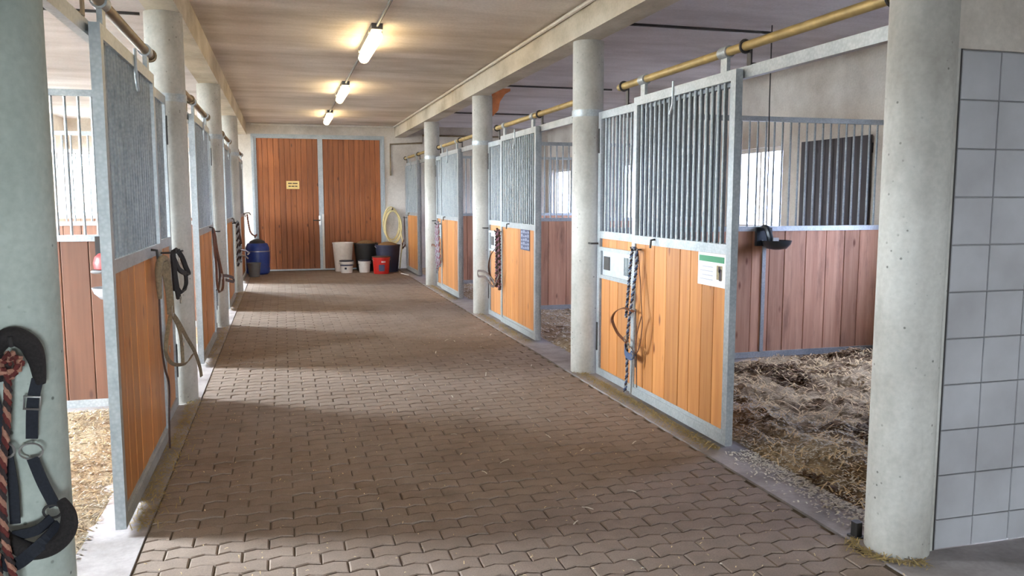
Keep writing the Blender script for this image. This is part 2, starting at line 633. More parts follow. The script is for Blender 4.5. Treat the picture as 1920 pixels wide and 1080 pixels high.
# dark joint strips running across the stall ceiling
for i, y in enumerate((6.88, 10.98, 14.6)):
    tag(MB().box(2.95, 4.55, y - 0.012, y + 0.012, ZC - 0.022, ZC).build('ceiling_conduit', M_DSTEEL),
        ('thin dark conduit on the ceiling just past the drinker bowl partition', 'thin dark conduit on the ceiling behind the orange board', 'thin dark conduit on the ceiling near the hose coil stall')[i], 'conduit', 'conduits across the stall ceilings')
tag(MB().box(-3.6, -1.1, 7.6, 7.624, ZC - 0.022, ZC).build('ceiling_conduit', M_DSTEEL),
    'thin dark conduit across the ceiling behind the khaki halter', 'conduit', 'conduits across the stall ceilings')

# columns
def column(x, y, label, group, mat=None):
    prof = [(CR, 0.0), (CR, 0.6), (CR, 1.2), (CR, 2.0), (CR, ZS)]
    o = MB().lathe(prof, (0, 0, 0), 40).build('column', mat or M_COL, None, True)
    o.location = (x, y, 0)
    return struct(o, label, 'column', group)


for i, y in enumerate(YR[:4]):
    column(CXR, y, ('round concrete column joined to the tiled wall', 'round concrete column between the green-headed notice door and the blue notice door',
                    'round concrete column with the orange board near its top', 'slim concrete column second from the timber gate, by the mauve rope')[i], 'columns on the tiled-wall side')
for i, y in enumerate(YL[:4]):
    column(CXL, y, ('round pale green concrete column carrying the padded navy halter', 'round concrete column beside the khaki halter and black halter',
                    'round concrete column beside the brown leather halter', 'round concrete column beside the silver-clipped grey rope')[i], 'columns facing the tiled wall', M_COLG if i == 0 else None)


# outer walls with window openings
def wall_with_openings(name, x0, x1, y0, y1, ops, mat):
    """wall in the YZ plane; ops: (ya, yb, za, zb)"""
    m = MB()
    y = y0
    for ya, yb, za, zb in sorted(ops):
        m.box(x0, x1, y, ya, 0 - 0.1, ZC)
        m.box(x0, x1, ya, yb, -0.1, za)
        m.box(x0, x1, ya, yb, zb, ZC)
        y = yb
    m.box(x0, x1, y, y1, -0.1, ZC)
    return struct(m.build(name, mat))


WZ0, WZ1 = 1.12, 2.14
WR, SR, WL, SL = [], [], [], []
for k in (0, 1, 2, 3):
    yb = 2.82 + 3.77 * k
    if k >= 0:
        WR.append((yb + 2.06, yb + 3.25, WZ0, WZ1))
        SR.append((yb + 0.50, yb + 1.66, WZ0 - 0.12, WZ1 + 0.03))
    ya = 2.68 + 3.745 * k
    WL.append((ya + 1.85, ya + 3.1, 1.0, 2.65))
wall_with_openings('wall_right', XWR, XWR + 0.22, YF, YB + 0.2, WR, M_WALL)
wall_with_openings('wall_left', XWL - 0.22, XWL, YF, YB + 0.2, WL, M_WALL)

nwin = [0]


def window(name_pos, x, ya, yb, za, zb, glass, mull=2):
    nwin[0] += 1
    e = empty('window_%d' % nwin[0], (x, (ya + yb) / 2, za))
    hw, h = (yb - ya) / 2, zb - za
    t = 0.05
    MB().box(-0.03, 0.03, -hw, -hw + t, 0, h).box(-0.03, 0.03, hw - t, hw, 0, h).box(-0.03, 0.03, -hw + t, hw - t, 0, t).box(-0.03, 0.03, -hw + t, hw - t, h - t, h).build('window_frame', M_WHITEPAINT, e)
    for i in range(1, mull):
        yy = -hw + 2 * hw * i / mull
        MB().box(-0.02, 0.02, yy - 0.018, yy + 0.018, t, h - t).build('mullion', M_WHITEPAINT, e)
    for i in range(mull):
        a = -hw + 2 * hw * i / mull
        b = -hw + 2 * hw * (i + 1) / mull
        MB().box(-0.004, 0.004, a + 0.03, b - 0.03, t - 0.005, h - t + 0.005).build('pane', glass, e)
    struct(e, name_pos, 'window')
    # daylight portal in the opening
    L = bpy.data.lights.new('daylight_portal', 'AREA')
    L.shape = 'RECTANGLE'
    L.size, L.size_y = h, yb - ya
    L.cycles.is_portal = True
    lo = bpy.data.objects.new('daylight_portal', L)
    col.objects.link(lo)
    s = 1 if x > 0 else -1
    lo.location = (x + s * 0.12, (ya + yb) / 2, (za + zb) / 2)
    lo.rotation_euler = (0, math.pi / 2 if s > 0 else -math.pi / 2, 0)
    return e


for i, o in enumerate(WR):
    window('white framed stall window glaring with daylight behind a dark shutter\'s neighbour bars' if False else 'white framed window glaring with daylight, beside a dark shutter', XWR + 0.10, *o, M_GLASSR)['group'] = 'windows on the shutter side'
for i, o in enumerate(WL):
    window('wide white framed stall window facing the shuttered wall', XWL - 0.10, *o, M_GLASS)['group'] = 'windows facing the shuttered wall'

# dark shutters hung on the inner face beside each window
for i, (ya, yb, za, zb) in enumerate(SR):
    e = empty('window_shutter', (XWR, (ya + yb) / 2, za))
    hw, h = (yb - ya) / 2, zb - za
    nb = 8
    for k in range(nb):
        a = -hw + 2 * hw * k / nb
        MB().bevbox(-0.035, -0.012, a + 0.003, a + 2 * hw / nb - 0.003, 0.02, h - 0.02, 0.004).build('board', M_SHUTTER, e)
    MB().box(-0.012, 0, -hw, hw, 0.10, 0.20).build('ledge', M_SHUTTER, e)
    MB().box(-0.012, 0, -hw, hw, h - 0.2, h - 0.1).build('ledge', M_SHUTTER, e)
    tag(e, ('dark boarded shutter on the outer wall of the stall beside the tiled wall', 'dark boarded shutter seen above the worn partition with the drinker bowl',
            'dark boarded shutter in the stall behind the third door from the tiled wall', 'dark boarded shutter in the stall beside the hose coil')[i], 'shutter', 'dark window shutters', 'thing')

# end wall with gate opening and a window into the stall facing the tiled wall
GX0, GX1, GZ = -0.575, 2.135, 2.83
m = MB()
m.box(GX1, XWR + 0.2, YB, YB + 0.25, -0.1, ZC)
m.box(GX0, GX1, YB, YB + 0.25, GZ, ZC)
m.box(-2.9, GX0, YB, YB + 0.25, -0.1, ZC)
m.box(-4.0, -2.9, YB, YB + 0.25, -0.1, 1.12).box(-4.0, -2.9, YB, YB + 0.25, 2.42, ZC).box(XWL - 0.2, -4.0, YB, YB + 0.25, -0.1, ZC)
struct(m.build('wall_back', M_WALL), 'whitewashed end wall around the timber gate', 'wall')
nwin[0] += 1
e = empty('window_%d' % nwin[0], (-3.45, YB + 0.12, 1.12))
MB().box(-0.55, -0.5, -0.03, 0.03, 0, 1.3).box(0.5, 0.55, -0.03, 0.03, 0, 1.3).box(-0.5, 0.5, -0.03, 0.03, 0, 0.05).box(-0.5, 0.5, -0.03, 0.03, 1.25, 1.3).build('window_frame', M_WHITEPAINT, e)
MB().box(-0.02, 0.02, -0.02, 0.02, 0.05, 1.25).build('mullion', M_WHITEPAINT, e)
for a, b in ((-0.505, -0.015), (0.015, 0.505)):
    MB().box(a, b, -0.004, 0.004, 0.045, 1.255).build('pane', M_GLASS, e)
struct(e, 'white framed window in the end wall seen through the stall bars', 'window')
L = bpy.data.lights.new('daylight_portal', 'AREA'); L.shape = 'RECTANGLE'; L.size, L.size_y = 1.1, 1.3; L.cycles.is_portal = True
lo = bpy.data.objects.new('daylight_portal', L); col.objects.link(lo); lo.location = (-3.45, YB + 0.14, 1.77); lo.rotation_euler = (-math.pi / 2, 0, 0)

# wall behind the camera, closing the passage; window added to light column and tiles
RX0, RX1, RZ0, RZ1 = 0.1, 1.5, 1.1, 2.2
struct(MB().box(XWL - 0.2, RX0, YF - 0.25, YF, -0.1, ZC).box(RX1, XWR + 0.2, YF - 0.25, YF, -0.1, ZC).box(RX0, RX1, YF - 0.25, YF, -0.1, RZ0)
       .box(RX0, RX1, YF - 0.25, YF, RZ1, ZC).build('wall_front', M_WALL))
nwin[0] += 1
e = empty('window_%d' % nwin[0], ((RX0 + RX1) / 2, YF - 0.12, RZ0))
_w, _h = (RX1 - RX0) / 2, RZ1 - RZ0
MB().box(-_w, -_w + 0.05, -0.03, 0.03, 0, _h).box(_w - 0.05, _w, -0.03, 0.03, 0, _h).box(-_w + 0.05, _w - 0.05, -0.03, 0.03, 0, 0.05).box(-_w + 0.05, _w - 0.05, -0.03, 0.03, _h - 0.05, _h).build('window_frame', M_WHITEPAINT, e)
MB().box(-_w + 0.045, _w - 0.045, -0.004, 0.004, 0.045, _h - 0.045).build('pane', M_GLASS, e)
struct(e, 'white framed window added in the wall that closes the passage, to light the near column and tiles', 'window')
L = bpy.data.lights.new('daylight_portal', 'AREA'); L.shape = 'RECTANGLE'; L.size, L.size_y = RX1 - RX0, _h; L.cycles.is_portal = True
lo = bpy.data.objects.new('daylight_portal', L); col.objects.link(lo); lo.location = ((RX0 + RX1) / 2, YF - 0.14, (RZ0 + RZ1) / 2); lo.rotation_euler = (math.pi / 2, 0, 0)

# tiled wall of the wash bay, facing the camera
TY, TX0, TTOP, TP = 2.75, 2.655, 2.097, 0.1965
tw = struct(MB().box(2.60, XWR, TY + 0.012, TY + 0.16, -0.1, ZC).build('wall_wash_bay', M_TILEWALL), 'grey wall faced with square white tiles beside the round column', 'wall')
MB().box(2.60, XWR, TY - 0.004, TY + 0.012, TTOP + 0.004, ZC).build('plaster_band', M_WALL, tw)
MB().box(TX0 - 0.014, TX0 - 0.002, TY - 0.001, TY + 0.012, 0.0, TTOP + 0.003).build('dark_joint', M_DSTEEL, tw)
MB().box(2.60, TX0 - 0.014, TY - 0.004, TY + 0.012, 0.0, TTOP + 0.004).build('plaster_edge', M_COL, tw)
tmeshes = []
for hcut in (0, 1):
    hh = TP if not hcut else TTOP - 10 * TP
    mb = MB()
    g = 0.0022
    mb.v = [(g + .002, 0, g + .002), (TP - g - .002, 0, g + .002), (TP - g - .002, 0, hh - g - .002), (g + .002, 0, hh - g - .002),
            (g, 0.003, g), (TP - g, 0.003, g), (TP - g, 0.003, hh - g), (g, 0.003, hh - g),
            (g, 0.012, g), (TP - g, 0.012, g), (TP - g, 0.012, hh - g), (g, 0.012, hh - g)]
    mb.f = [(0, 1, 2, 3)] + [(r * 4 + i, (r + 1) * 4 + i, (r + 1) * 4 + (i + 1) % 4, r * 4 + (i + 1) % 4) for r in range(2) for i in range(4)]
    tmeshes.append(mb.mesh('tile', M_TILE))
for c in range(16):
    for r in range(11):
        z = TTOP - (r + 1) * TP if r < 10 else 0.0
        link('tile', tmeshes[0 if r < 10 else 1], tw, (TX0 + c * TP, TY, z))
# matching wall stub behind the halter column
struct(MB().box(XWL, CXL - 0.05, YL[0] - 0.02, YL[0] + 0.10, -0.1, ZC).build('wall_left_front', M_COL), 'plain wall running off behind the halter column', 'wall')

struct(MB().box(GX0, GX1, YB - 0.05, YB + 0.3, -0.12, 0.006).build('light_stop_sill_1', M_SAND))  # sill added to block light leaking in under the gate
# ------------------------------------------------------------------ gate in the end wall
def gate_leaf(x0, x1, label):
    e = empty('timber_gate', ((x0 + x1) / 2, YB + 0.03, 0.006))
    hw, H = (x1 - x0) / 2, GZ - 0.06
    n = 11
    for k in range(n):
        a = -hw + 0.05 + (2 * hw - 0.1) * k / n
        b = -hw + 0.05 + (2 * hw - 0.1) * (k + 1) / n
        MB().bevbox(a + 0.002, b - 0.002, -0.005, 0.03, 0.03, H - 0.03, 0.005).build('plank', M_GATEWOOD, e)
    MB().box(-hw + 0.05, hw - 0.05, 0.03, 0.04, 0.03, H - 0.03).build('light_stop_board', M_GATEWOOD, e)  # board added behind to stop light coming through the plank gaps
    MB().box(-hw, -hw + 0.05, -0.012, 0.04, 0, H).box(hw - 0.05, hw, -0.012, 0.04, 0, H).box(-hw + 0.05, hw - 0.05, -0.012, 0.04, H - 0.03, H).box(-hw + 0.05, hw - 0.05, -0.012, 0.04, 0, 0.03).build('steel_frame', M_GALV, e)
    return tag(e, label, 'gate', 'leaves of the timber gate', 'thing')


gmid = 0.80
gl = gate_leaf(GX0 + 0.05, gmid, 'brown plank gate leaf carrying the small yellow sign')
gr = gate_leaf(gmid, GX1 - 0.04, 'brown plank gate leaf behind the white and black tubs')
MB().box(gmid - gr.location.x - 0.04, gmid - gr.location.x + 0.04, 0.04, 0.05, 0.0, GZ - 0.07).build('meeting_strip', M_GALV, gr)
# handle, latch and flat bar on the sign-bearing leaf
hx = (gmid - 0.008) - gl.location.x
MB().tube([(hx - 0.03, -0.02, 1.05), (hx - 0.03, -0.06, 1.05), (hx - 0.17, -0.06, 1.05)], 0.011).build('handle', M_DSTEEL, gl, True)
MB().box(hx - 0.05, hx - 0.012, -0.02, -0.012, 0.95, 1.15).build('lock_plate', M_STEEL, gl)
MB().box(0.0 - (gr.location.x - gmid) + 0.01, -(gr.location.x - gmid) + 0.05, -0.024, -0.012, 0.02, 1.18).build('shoot_bolt', M_WHITEPAINT, gr)
ge = empty('gate_surround', ((GX0 + GX1) / 2, YB, 0.006))
_o = ge.location
for nm, x0, x1, z0, z1 in (('jamb', GX0, GX0 + 0.05, 0.006, GZ), ('jamb', GX1 - 0.04, GX1, 0.006, GZ), ('head', GX0 + 0.05, GX1 - 0.04, GZ - 0.055, GZ)):
    MB().box(x0 - _o.x, x1 - _o.x, -0.012, 0.1, z0 - _o.z, z1 - _o.z).build(nm, M_GALV, ge)
struct(ge, 'grey steel surround set in the end wall around the timber gate', 'gate surround')
e = empty('warning_sign', (0.232, YB + 0.022, 1.71))
MB().box(-0.13, 0.13, -0.004, 0.004, 0, 0.165).build('sign_plate', M_YELLOW, e)
for zz, segs in ((0.105, ((-0.095, -0.02), (-0.005, 0.095))), (0.045, ((-0.09, -0.04), (-0.028, 0.03), (0.042, 0.09)))):
    t = MB()
    for a, b in segs:
        t.box(a, b, -0.0048, -0.004, zz, zz + 0.022)
    t.build('lettering', M_DARKPRINT, e)
tag(e, 'small yellow sign with two dark lines of lettering on the gate', 'sign')

# ------------------------------------------------------------------ stall fronts
SGN = {'R': 1, 'L': -1}
XF = {'R': XR, 'L': XL}


def front_geo(side):
    s, xf = SGN[side], XF[side]

    def bx(m, a0, a1, d0, d1, z0, z1, org):
        return m.box(xf + s * d0 - org[0], xf + s * d1 - org[0], a0 - org[1], a1 - org[1], z0 - org[2], z1 - org[2])

    def bb(m, a0, a1, d0, d1, z0, z1, org, b=0.004):
        return m.bevbox(xf + s * d0 - org[0], xf + s * d1 - org[0], a0 - org[1], a1 - org[1], z0 - org[2], z1 - org[2], b)

    def pt(a, d, z, org):
        return (xf + s * d - org[0], a - org[1], z - org[2])
    return bx, bb, pt


def panel(side, a0, a1, d0, dth, z0, ztop, parent, org, hatch=None, bar_gap=0.073, plank_w=0.165, two_tier=False, bar_phase=0.0):
    """framed stall panel: stiles, rails, bars above, planks below"""
    bx, bb, pt = front_geo(side)
    d1 = d0 + dth
    st = 0.055
    for aa, ab in ((a0, a0 + st), (a1 - st, a1)):
        bx(MB(), aa, ab, d0, d1, z0, ztop, org).build('stile', M_GALV, parent)
    bx(MB(), a0 + st, a1 - st, d0, d1, ztop - 0.06, ztop, org).build('top_rail', M_GALV, parent)
    br = bx(MB(), a0 + st, a1 - st, d0, d1, z0, z0 + 0.06, org)
    if two_tier:
        bx(br, a0 + st, a1 - st, d0 + 0.012, d1 - 0.005, z0 + 0.06, z0 + 0.085, org)
    br.build('bottom_rail', M_GALV, parent)
    zm0, zm1 = 1.175, 1.235
    bx(MB(), a0 + st, a1 - st, d0, d1, zm0, zm1, org).build('middle_rail', M_GALV, parent)
    n = max(2, round((a1 - a0 - 2 * st) / bar_gap))
    me = None
    for k in range(1, n):
        aa = a0 + st + (a1 - a0 - 2 * st) * (k + bar_phase) / n
        if aa > a1 - st - 0.012:
            continue
        p = pt(aa, (d0 + d1) / 2, zm1, org)
        if me is None:
            me = MB().tube([(0, 0, -0.005), (0, 0, ztop - 0.055 - zm1)], 0.0108, 8, caps=False).mesh('bar', M_BAR, True)
        link('bar', me, parent, p)
    # planks, standing; the ones beside a hatch are cut around it
    aa = a0 + st
    zlo, zhi = z0 + (0.085 if two_tier else 0.06), zm0
    cuts = [(aa, a1 - st, zlo, zhi)]
    if hatch:
        h0, h1, hz0, hz1 = hatch
        cuts = [(aa, h0, zlo, zhi), (h1, a1 - st, zlo, zhi), (max(aa, h0), min(h1, a1 - st), zlo, hz0 - 0.03), (max(aa, h0), min(h1, a1 - st), hz1 + 0.03, zhi)]
    for c0, c1, q0, q1 in cuts:
        if c1 - c0 < 0.03:
            continue
        n = max(1, round((c1 - c0) / plank_w))
        ws = [random.uniform(0.8, 1.2) for _ in range(n)]
        tot = sum(ws)
        x = c0
        for wv in ws:
            x2 = x + (c1 - c0) * wv / tot
            off = random.uniform(0, 0.003)
            bb(MB(), x + 0.002, x2 - 0.002, d0 + 0.010 + off, d1 - 0.008, q0, q1, org).build('plank', M_DOORWOOD, parent)
            x = x2


def stall_bay(side, c0, c1, near, lab_front, lab_door, lab_track, fix_near_off=0.10, door_w=1.40, track_end=None, hatch=True, far_gap=0.16):
    """c0, c1: column positions bounding the bay; near: near edge of the opened sliding door"""
    s, xf = SGN[side], XF[side]
    cx = CXR if side == 'R' else CXL
    bx, bb, pt = front_geo(side)
    ZT = 2.215
    fn, ff = near + fix_near_off, c1 - far_gap
    org = (xf + s * 0.08, ff, 0.0)
    e = empty('stall_screen', org)
    hz = None
    if hatch:
        hz = (near + door_w + 0.04, ff - 0.075, 0.875, 1.075)
    panel(side, fn, ff, 0.055, 0.04, 0.015, ZT, e, org, hz)
    if hz:
        h0, h1, hz0, hz1 = hz
        fr = MB()
        bx(fr, h0, h1, 0.045, 0.095, hz1, hz1 + 0.03, org); bx(fr, h0, h1, 0.045, 0.095, hz0 - 0.03, hz0, org)
        bx(fr, h0, h0 + 0.03, 0.045, 0.095, hz0, hz1, org); bx(fr, h1 - 0.03, h1, 0.045, 0.095, hz0, hz1, org)
        hf = fr.build('feed_hatch', M_GALV, e)
        bx(MB(), h0 + 0.03, h1 - 0.03, 0.062, 0.07, hz0, hz1, org).build('hatch_sheet', M_HATCH, hf)
        g = MB()
        gw = min(0.12, (h1 - h0) * 0.3)
        bx(g, h1 - 0.07 - gw, h1 - 0.07, 0.056, 0.062, hz0 + 0.045, hz1 - 0.045, org)
        g.build('hatch_grille', M_DSTEEL, hf)
        sl = MB()
        for q in range(3):
            bx(sl, h0 + 0.16 + q * 0.03, h0 + 0.172 + q * 0.03, 0.054, 0.062, hz0 + 0.03, hz1 - 0.03, org)
        sl.build('hatch_slide', M_GALV, hf)
    # header bar from the post to the next column
    hb = MB()
    bx(hb, c0 + CR + 0.012, fn + 0.02, 0.055, 0.095, ZT - 0.03, ZT + 0.035, org)
    hb.build('header_bar', M_GALV, e)
    # strap around the far column
    if abs(c1 - YB) > 0.3:
        prof = [(CR + 0.006, -0.028), (CR + 0.006, 0.028)]
        MB().lathe(prof, (cx - org[0], c1 - org[1], 2.215), 32, False).build('strap', M_GALV, e, True)
        # dark locking bolts on the far stile
        for z0, z1 in ((1.88, 2.08), (0.22, 0.46)):
            t = MB()
            bx(t, ff - 0.028, ff - 0.008, 0.047, 0.055, z0, z1, org)
            t.build('bolt_slot', M_DSTEEL, e)
        MB().tube([pt(ff - 0.03, 0.05, 1.13, org), pt(ff - 0.03, -0.01, 1.13, org), pt(ff + 0.03, -0.01, 1.13, org)], 0.008).build('latch', M_DSTEEL, e, True)
    tag(e, lab_front, 'stall screen', 'fixed stall screens', 'thing')
    # the sliding door, pushed open along the fixed front
    od = (xf + s * 0.02, near, 0.0)
    d = empty('sliding_stall_door', od)
    panel(side, near, near + door_w, 0.0, 0.045, 0.035, 2.235, d, od, None, two_tier=True, bar_phase=0.35)
    for aa in (near + 0.16, near + door_w - 0.12):
        h = MB()
        bx(h, aa - 0.035, aa + 0.035, 0.012, 0.035, 2.225, 2.322, od)
        ax = pt(aa, 0.023, 2.35, od)
        k0 = len(h.v)
        h.lathe([(0.0255, -0.045), (0.036, -0.045), (0.036, 0.045), (0.0255, 0.045), (0.0255, -0.045)], (0, 0, 0), 16, False)
        h.v[k0:] = [(ax[0] + x, ax[1] + z, ax[2] - y) for x, y, z in h.v[k0:]]
        h.build('roller_hanger', M_GALV, d, True)
    # hook bolt on the middle rail, spring catch by the top rail
    am = near + door_w * 0.72
    MB().tube([pt(am, 0.01, 1.22, od), pt(am, -0.03, 1.215, od), pt(am, -0.035, 1.16, od)], 0.008).build('hook', M_DSTEEL, d, True)
    am = near + door_w * 0.55
    MB().tube([pt(am, -0.005, 2.27, od), pt(am, -0.006, 2.12, od), pt(am + 0.04, -0.006, 2.06, od)], 0.008).build('catch', M_GALV, d, True)
    tag(d, lab_door, 'stall door', 'sliding stall doors', 'thing')
    # track pipe
    te = track_end if track_end else near + door_w + 0.3
    ot = (xf + s * 0.023, c0 + CR, 2.35)
    t = empty('door_track', ot)
    MB().tube([(0, -0.02, 0), (0, te - c0 - CR, 0)], 0.026, 16).build('pipe', M_PIPE if side == 'R' else M_PIPEL, t, True)
    for aa in (c0 + CR + 0.06, near - 0.05, te - 0.08):
        b = MB()
        loop = [(0.033 * math.cos(q), aa - ot[1], 0.033 * math.sin(q)) for q in [i * math.pi / 8 for i in range(16)]]
        b.tube(loop, 0.008, 6, closed=True)
        zf = ZT + 0.035 if aa < fn else ZT
        bx(b, aa - 0.02, aa + 0.02, 0.048, 0.058, zf - 0.002, 2.36, ot)
        bx(b, aa - 0.02, aa + 0.02, 0.058, 0.085, zf - 0.002, zf + 0.01, ot)
        b.build('bracket', M_DSTEEL if side == 'R' else M_PIPEL, t, True)
    tag(t, lab_track, 'rail', 'sliding door tracks', 'thing')
    return e, d


nearR = [4.21, 8.02, 11.84, 15.62]
nearL = [3.84, 7.66, 11.48, 15.25]
labR = [('by the feed hatch and blue rope', 'with white green-headed notice', 'yellow'),
        ('by the dark plaited rope', 'with slate-blue notice', 'yellow'),
        ('by the mauve and grey rope', 'beside the mauve rope', 'yellow'),
        ('beside the hose coil', 'next to the navy tub and hose coil', 'yellow')]
doorsR, doorsL, frontsR = [], [], []
for k in range(4):
    c1 = YR[k + 1] if k < 3 else YB + 0.02
    front, d = stall_bay('R', YR[k], c1, nearR[k],
                         ('galvanised barred stall screen with feed hatch behind the blue lead rope', 'galvanised barred stall screen with feed hatch behind the dark plaited rope',
                          'galvanised barred stall screen with feed hatch behind the mauve rope', 'galvanised barred stall screen with feed hatch beside the hose coil')[k],
                         ('plank and bar sliding stall door with the white green-headed notice', 'plank and bar sliding stall door with the slate-blue notice',
                          'plank and bar sliding stall door with no notice, third from the tiled wall', 'plank and bar sliding stall door beside the navy tub and hose coil')[k],
                         ('yellowish track pipe over the green-headed notice door, ending at the tiled wall column', 'yellowish track pipe over the slate-blue notice door',
                          'yellowish track pipe over the third door from the tiled wall', 'yellowish track pipe over the door by the hose coil')[k],
                         track_end=nearR[k] + 1.72)
    doorsR.append(d)
    frontsR.append(front)
for k in range(4):
    c1 = YL[k + 1] if k < 3 else YB + 0.02
    front, d = stall_bay('L', YL[k], c1, nearL[k],
                         ('galvanised barred stall screen behind the khaki halter', 'galvanised barred stall screen behind the brown leather halter',
                          'galvanised barred stall screen behind the clipped grey rope', 'galvanised barred stall screen beside the blue barrel')[k],
                         ('plank and bar sliding stall door on which the khaki halter hangs', 'plank and bar sliding stall door by the brown leather halter',
                          'plank and bar sliding stall door by the clipped grey rope', 'plank and bar sliding stall door next to the blue barrel')[k],
                         ('tarnished track pipe over the khaki halter door', 'tarnished track pipe over the brown leather halter door',
                          'tarnished track pipe over the clipped grey rope door', 'tarnished track pipe over the door by the blue barrel')[k],
                         fix_near_off=0.45, door_w=1.50, track_end=nearL[k] + 1.62, hatch=(k > 0))
    doorsL.append(d)

# notices on two of the doors
e = empty('door_notice', (XR + 0.009, 4.44, 0.973))
MB().box(-0.003, 0.003, -0.165, 0.165, 0, 0.2).build('sheet', M_PAPER, e)
MB().box(-0.0042, -0.003, -0.15, 0.15, 0.147, 0.183).build('green_heading', M_GREEN, e)
t = MB()
for q in range(4):
    t.box(-0.0036, -0.003, -0.02, 0.14 - 0.03 * (q % 2), 0.035 + 0.026 * q, 0.040 + 0.026 * q)
t.build('print_lines', M_GREYPRINT, e)
ph = MB().box(-0.0042, -0.003, -0.13, -0.065, 0.045, 0.13).build('photograph', M_PHOTO, e)
MB().box(-0.005, -0.0042, -0.125, -0.095, 0.04, 0.11).box(-0.005, -0.0042, -0.11, -0.085, 0.09, 0.125).build('dark_figure', M_PHOTODARK, ph)
tag(e, 'white paper notice with green heading and small photograph on stall door', 'notice')
e = empty('door_notice', (XR + 0.009, 8.42, 0.953))
MB().box(-0.003, 0.003, -0.165, 0.165, 0, 0.22).build('sheet', M_BLUEPRINT, e)
t = MB()
for r in range(5):
    for c in range(4):
        t.box(-0.0042, -0.003, -0.15 + 0.078 * c, -0.092 + 0.078 * c, 0.015 + 0.042 * r, 0.045 + 0.042 * r - 0.008 * ((r + c) % 3))
t.build('print_blocks', M_PALEPRINT, e)
tag(e, 'slate-blue printed notice on stall door', 'notice')


# ------------------------------------------------------------------ stall partitions
def partition(side, y, label, mat, x_in, x_out, post_x=None, bar_gap=0.085, plank_w=0.2):
    s = SGN[side]
    x0, x1 = sorted((x_in, x_out))
    e = empty('stall_partition', ((x0 + x1) / 2, y, 0.02))
    o = e.location

    def b(m, xa, xb, ya, yb, za, zb):
        return m.box(xa - o.x, xb - o.x, ya, yb, za - o.z, zb - o.z)
    b(MB(), x0, x1, -0.022, 0.022, 2.205, 2.25).build('top_rail', M_GALV, e)
    b(MB(), x0, x1, -0.025, 0.025, 1.205, 1.25).build('middle_rail', M_GALV, e)
    b(MB(), x0, x1, -0.025, 0.025, 0.02, 0.075).build('bottom_rail', M_GALV, e)
    for xx in (x0, x1 - 0.04):
        b(MB(), xx, xx + 0.04, -0.02, 0.02, 0.075, 2.205).build('end_post', M_GALV, e)
    if post_x:
        b(MB(), post_x - 0.018, post_x + 0.018, -0.028, -0.016, 0.075, 1.205).build('centre_post', M_GALV, e)
    n = round((x1 - x0 - 0.08) / bar_gap)
    me = MB().tube([(0, 0, 0), (0, 0, 0.965)], 0.0095, 8, caps=False).mesh('bar', M_BAR, True)
    for k in range(1, n):
        link('bar', me, e, (x0 + 0.04 + (x1 - x0 - 0.08) * k / n - o.x, 0, 1.245 - o.z))
    n = round((x1 - x0 - 0.08) / plank_w)
    ws = [random.uniform(0.75, 1.25) for _ in range(n)]
    x = x0 + 0.04
    for wv in ws:
        x2 = x + (x1 - x0 - 0.08) * wv / sum(ws)
        off = random.uniform(0, 0.004)
        MB().bevbox(x + 0.002 - o.x, x2 - 0.002 - o.x, -0.018 + off, 0.018, 0.075 - o.z, 1.205 - o.z, 0.004).build('plank', mat, e)
        x = x2
    return tag(e, label, 'partition', 'stall partitions', 'thing')


partition('R', 6.68, 'worn plank and bar partition with the black drinker bowl', M_STALLWOOD, CXR + 0.098, XWR, 4.30)
partition('R', 10.42, 'plank and bar partition behind the slate-blue notice door', M_STALLWOOD, CXR + CR, XWR)
partition('R', 14.1, 'plank and bar partition behind the mauve rope door', M_STALLWOOD, CXR + CR, XWR)
partition('L', 6.34, 'warm brown plank and bar partition with the pink salt lick', M_STALLWOODL, CXL - 0.098, XWL)
partition('L', 10.17, 'warm brown plank and bar partition second behind the pink salt lick', M_STALLWOODL, CXL - CR, XWL)
partition('L', 13.92, 'warm brown plank and bar partition nearest the end wall window', M_STALLWOODL, CXL - CR, XWL)

# drinker bowl on the worn partition, with its supply cable
e = empty('drinker_bowl', (4.29, 6.664, 1.04))
b = MB()
prof = [(0.03, 0.0), (0.09, 0.012), (0.125, 0.05), (0.135, 0.085), (0.128, 0.085), (0.10, 0.045), (0.03, 0.025)]
b.lathe(prof, (0.05, -0.14, 0.0), 24)
b.build('bowl', M_BOWL, e, True)
MB().box(-0.09, 0.07, -0.035, 0.0, 0.03, 0.2).tube(spline([(-0.02, -0.03, 0.2), (-0.02, -0.09, 0.19), (-0.01, -0.12, 0.12), (0.0, -0.12, 0.06)], 4), 0.028, 8).build('valve_housing', M_BOWL, e, True)
MB().box(0.0, 0.06, -0.16, -0.12, 0.05, 0.11).build('tongue', M_STEEL, e)
tag(e, 'black enamel drinker bowl bolted to the worn partition', 'drinker')
tag(MB().tube([(4.29, 6.62, 1.235), (4.292, 6.625, 1.9), (4.285, 6.63, 2.4), (4.28, 6.62, ZC)], 0.006, 8).build('supply_cable', M_DSTEEL),
    'thin dark cable dropping from the ceiling to the drinker bowl', 'cable')

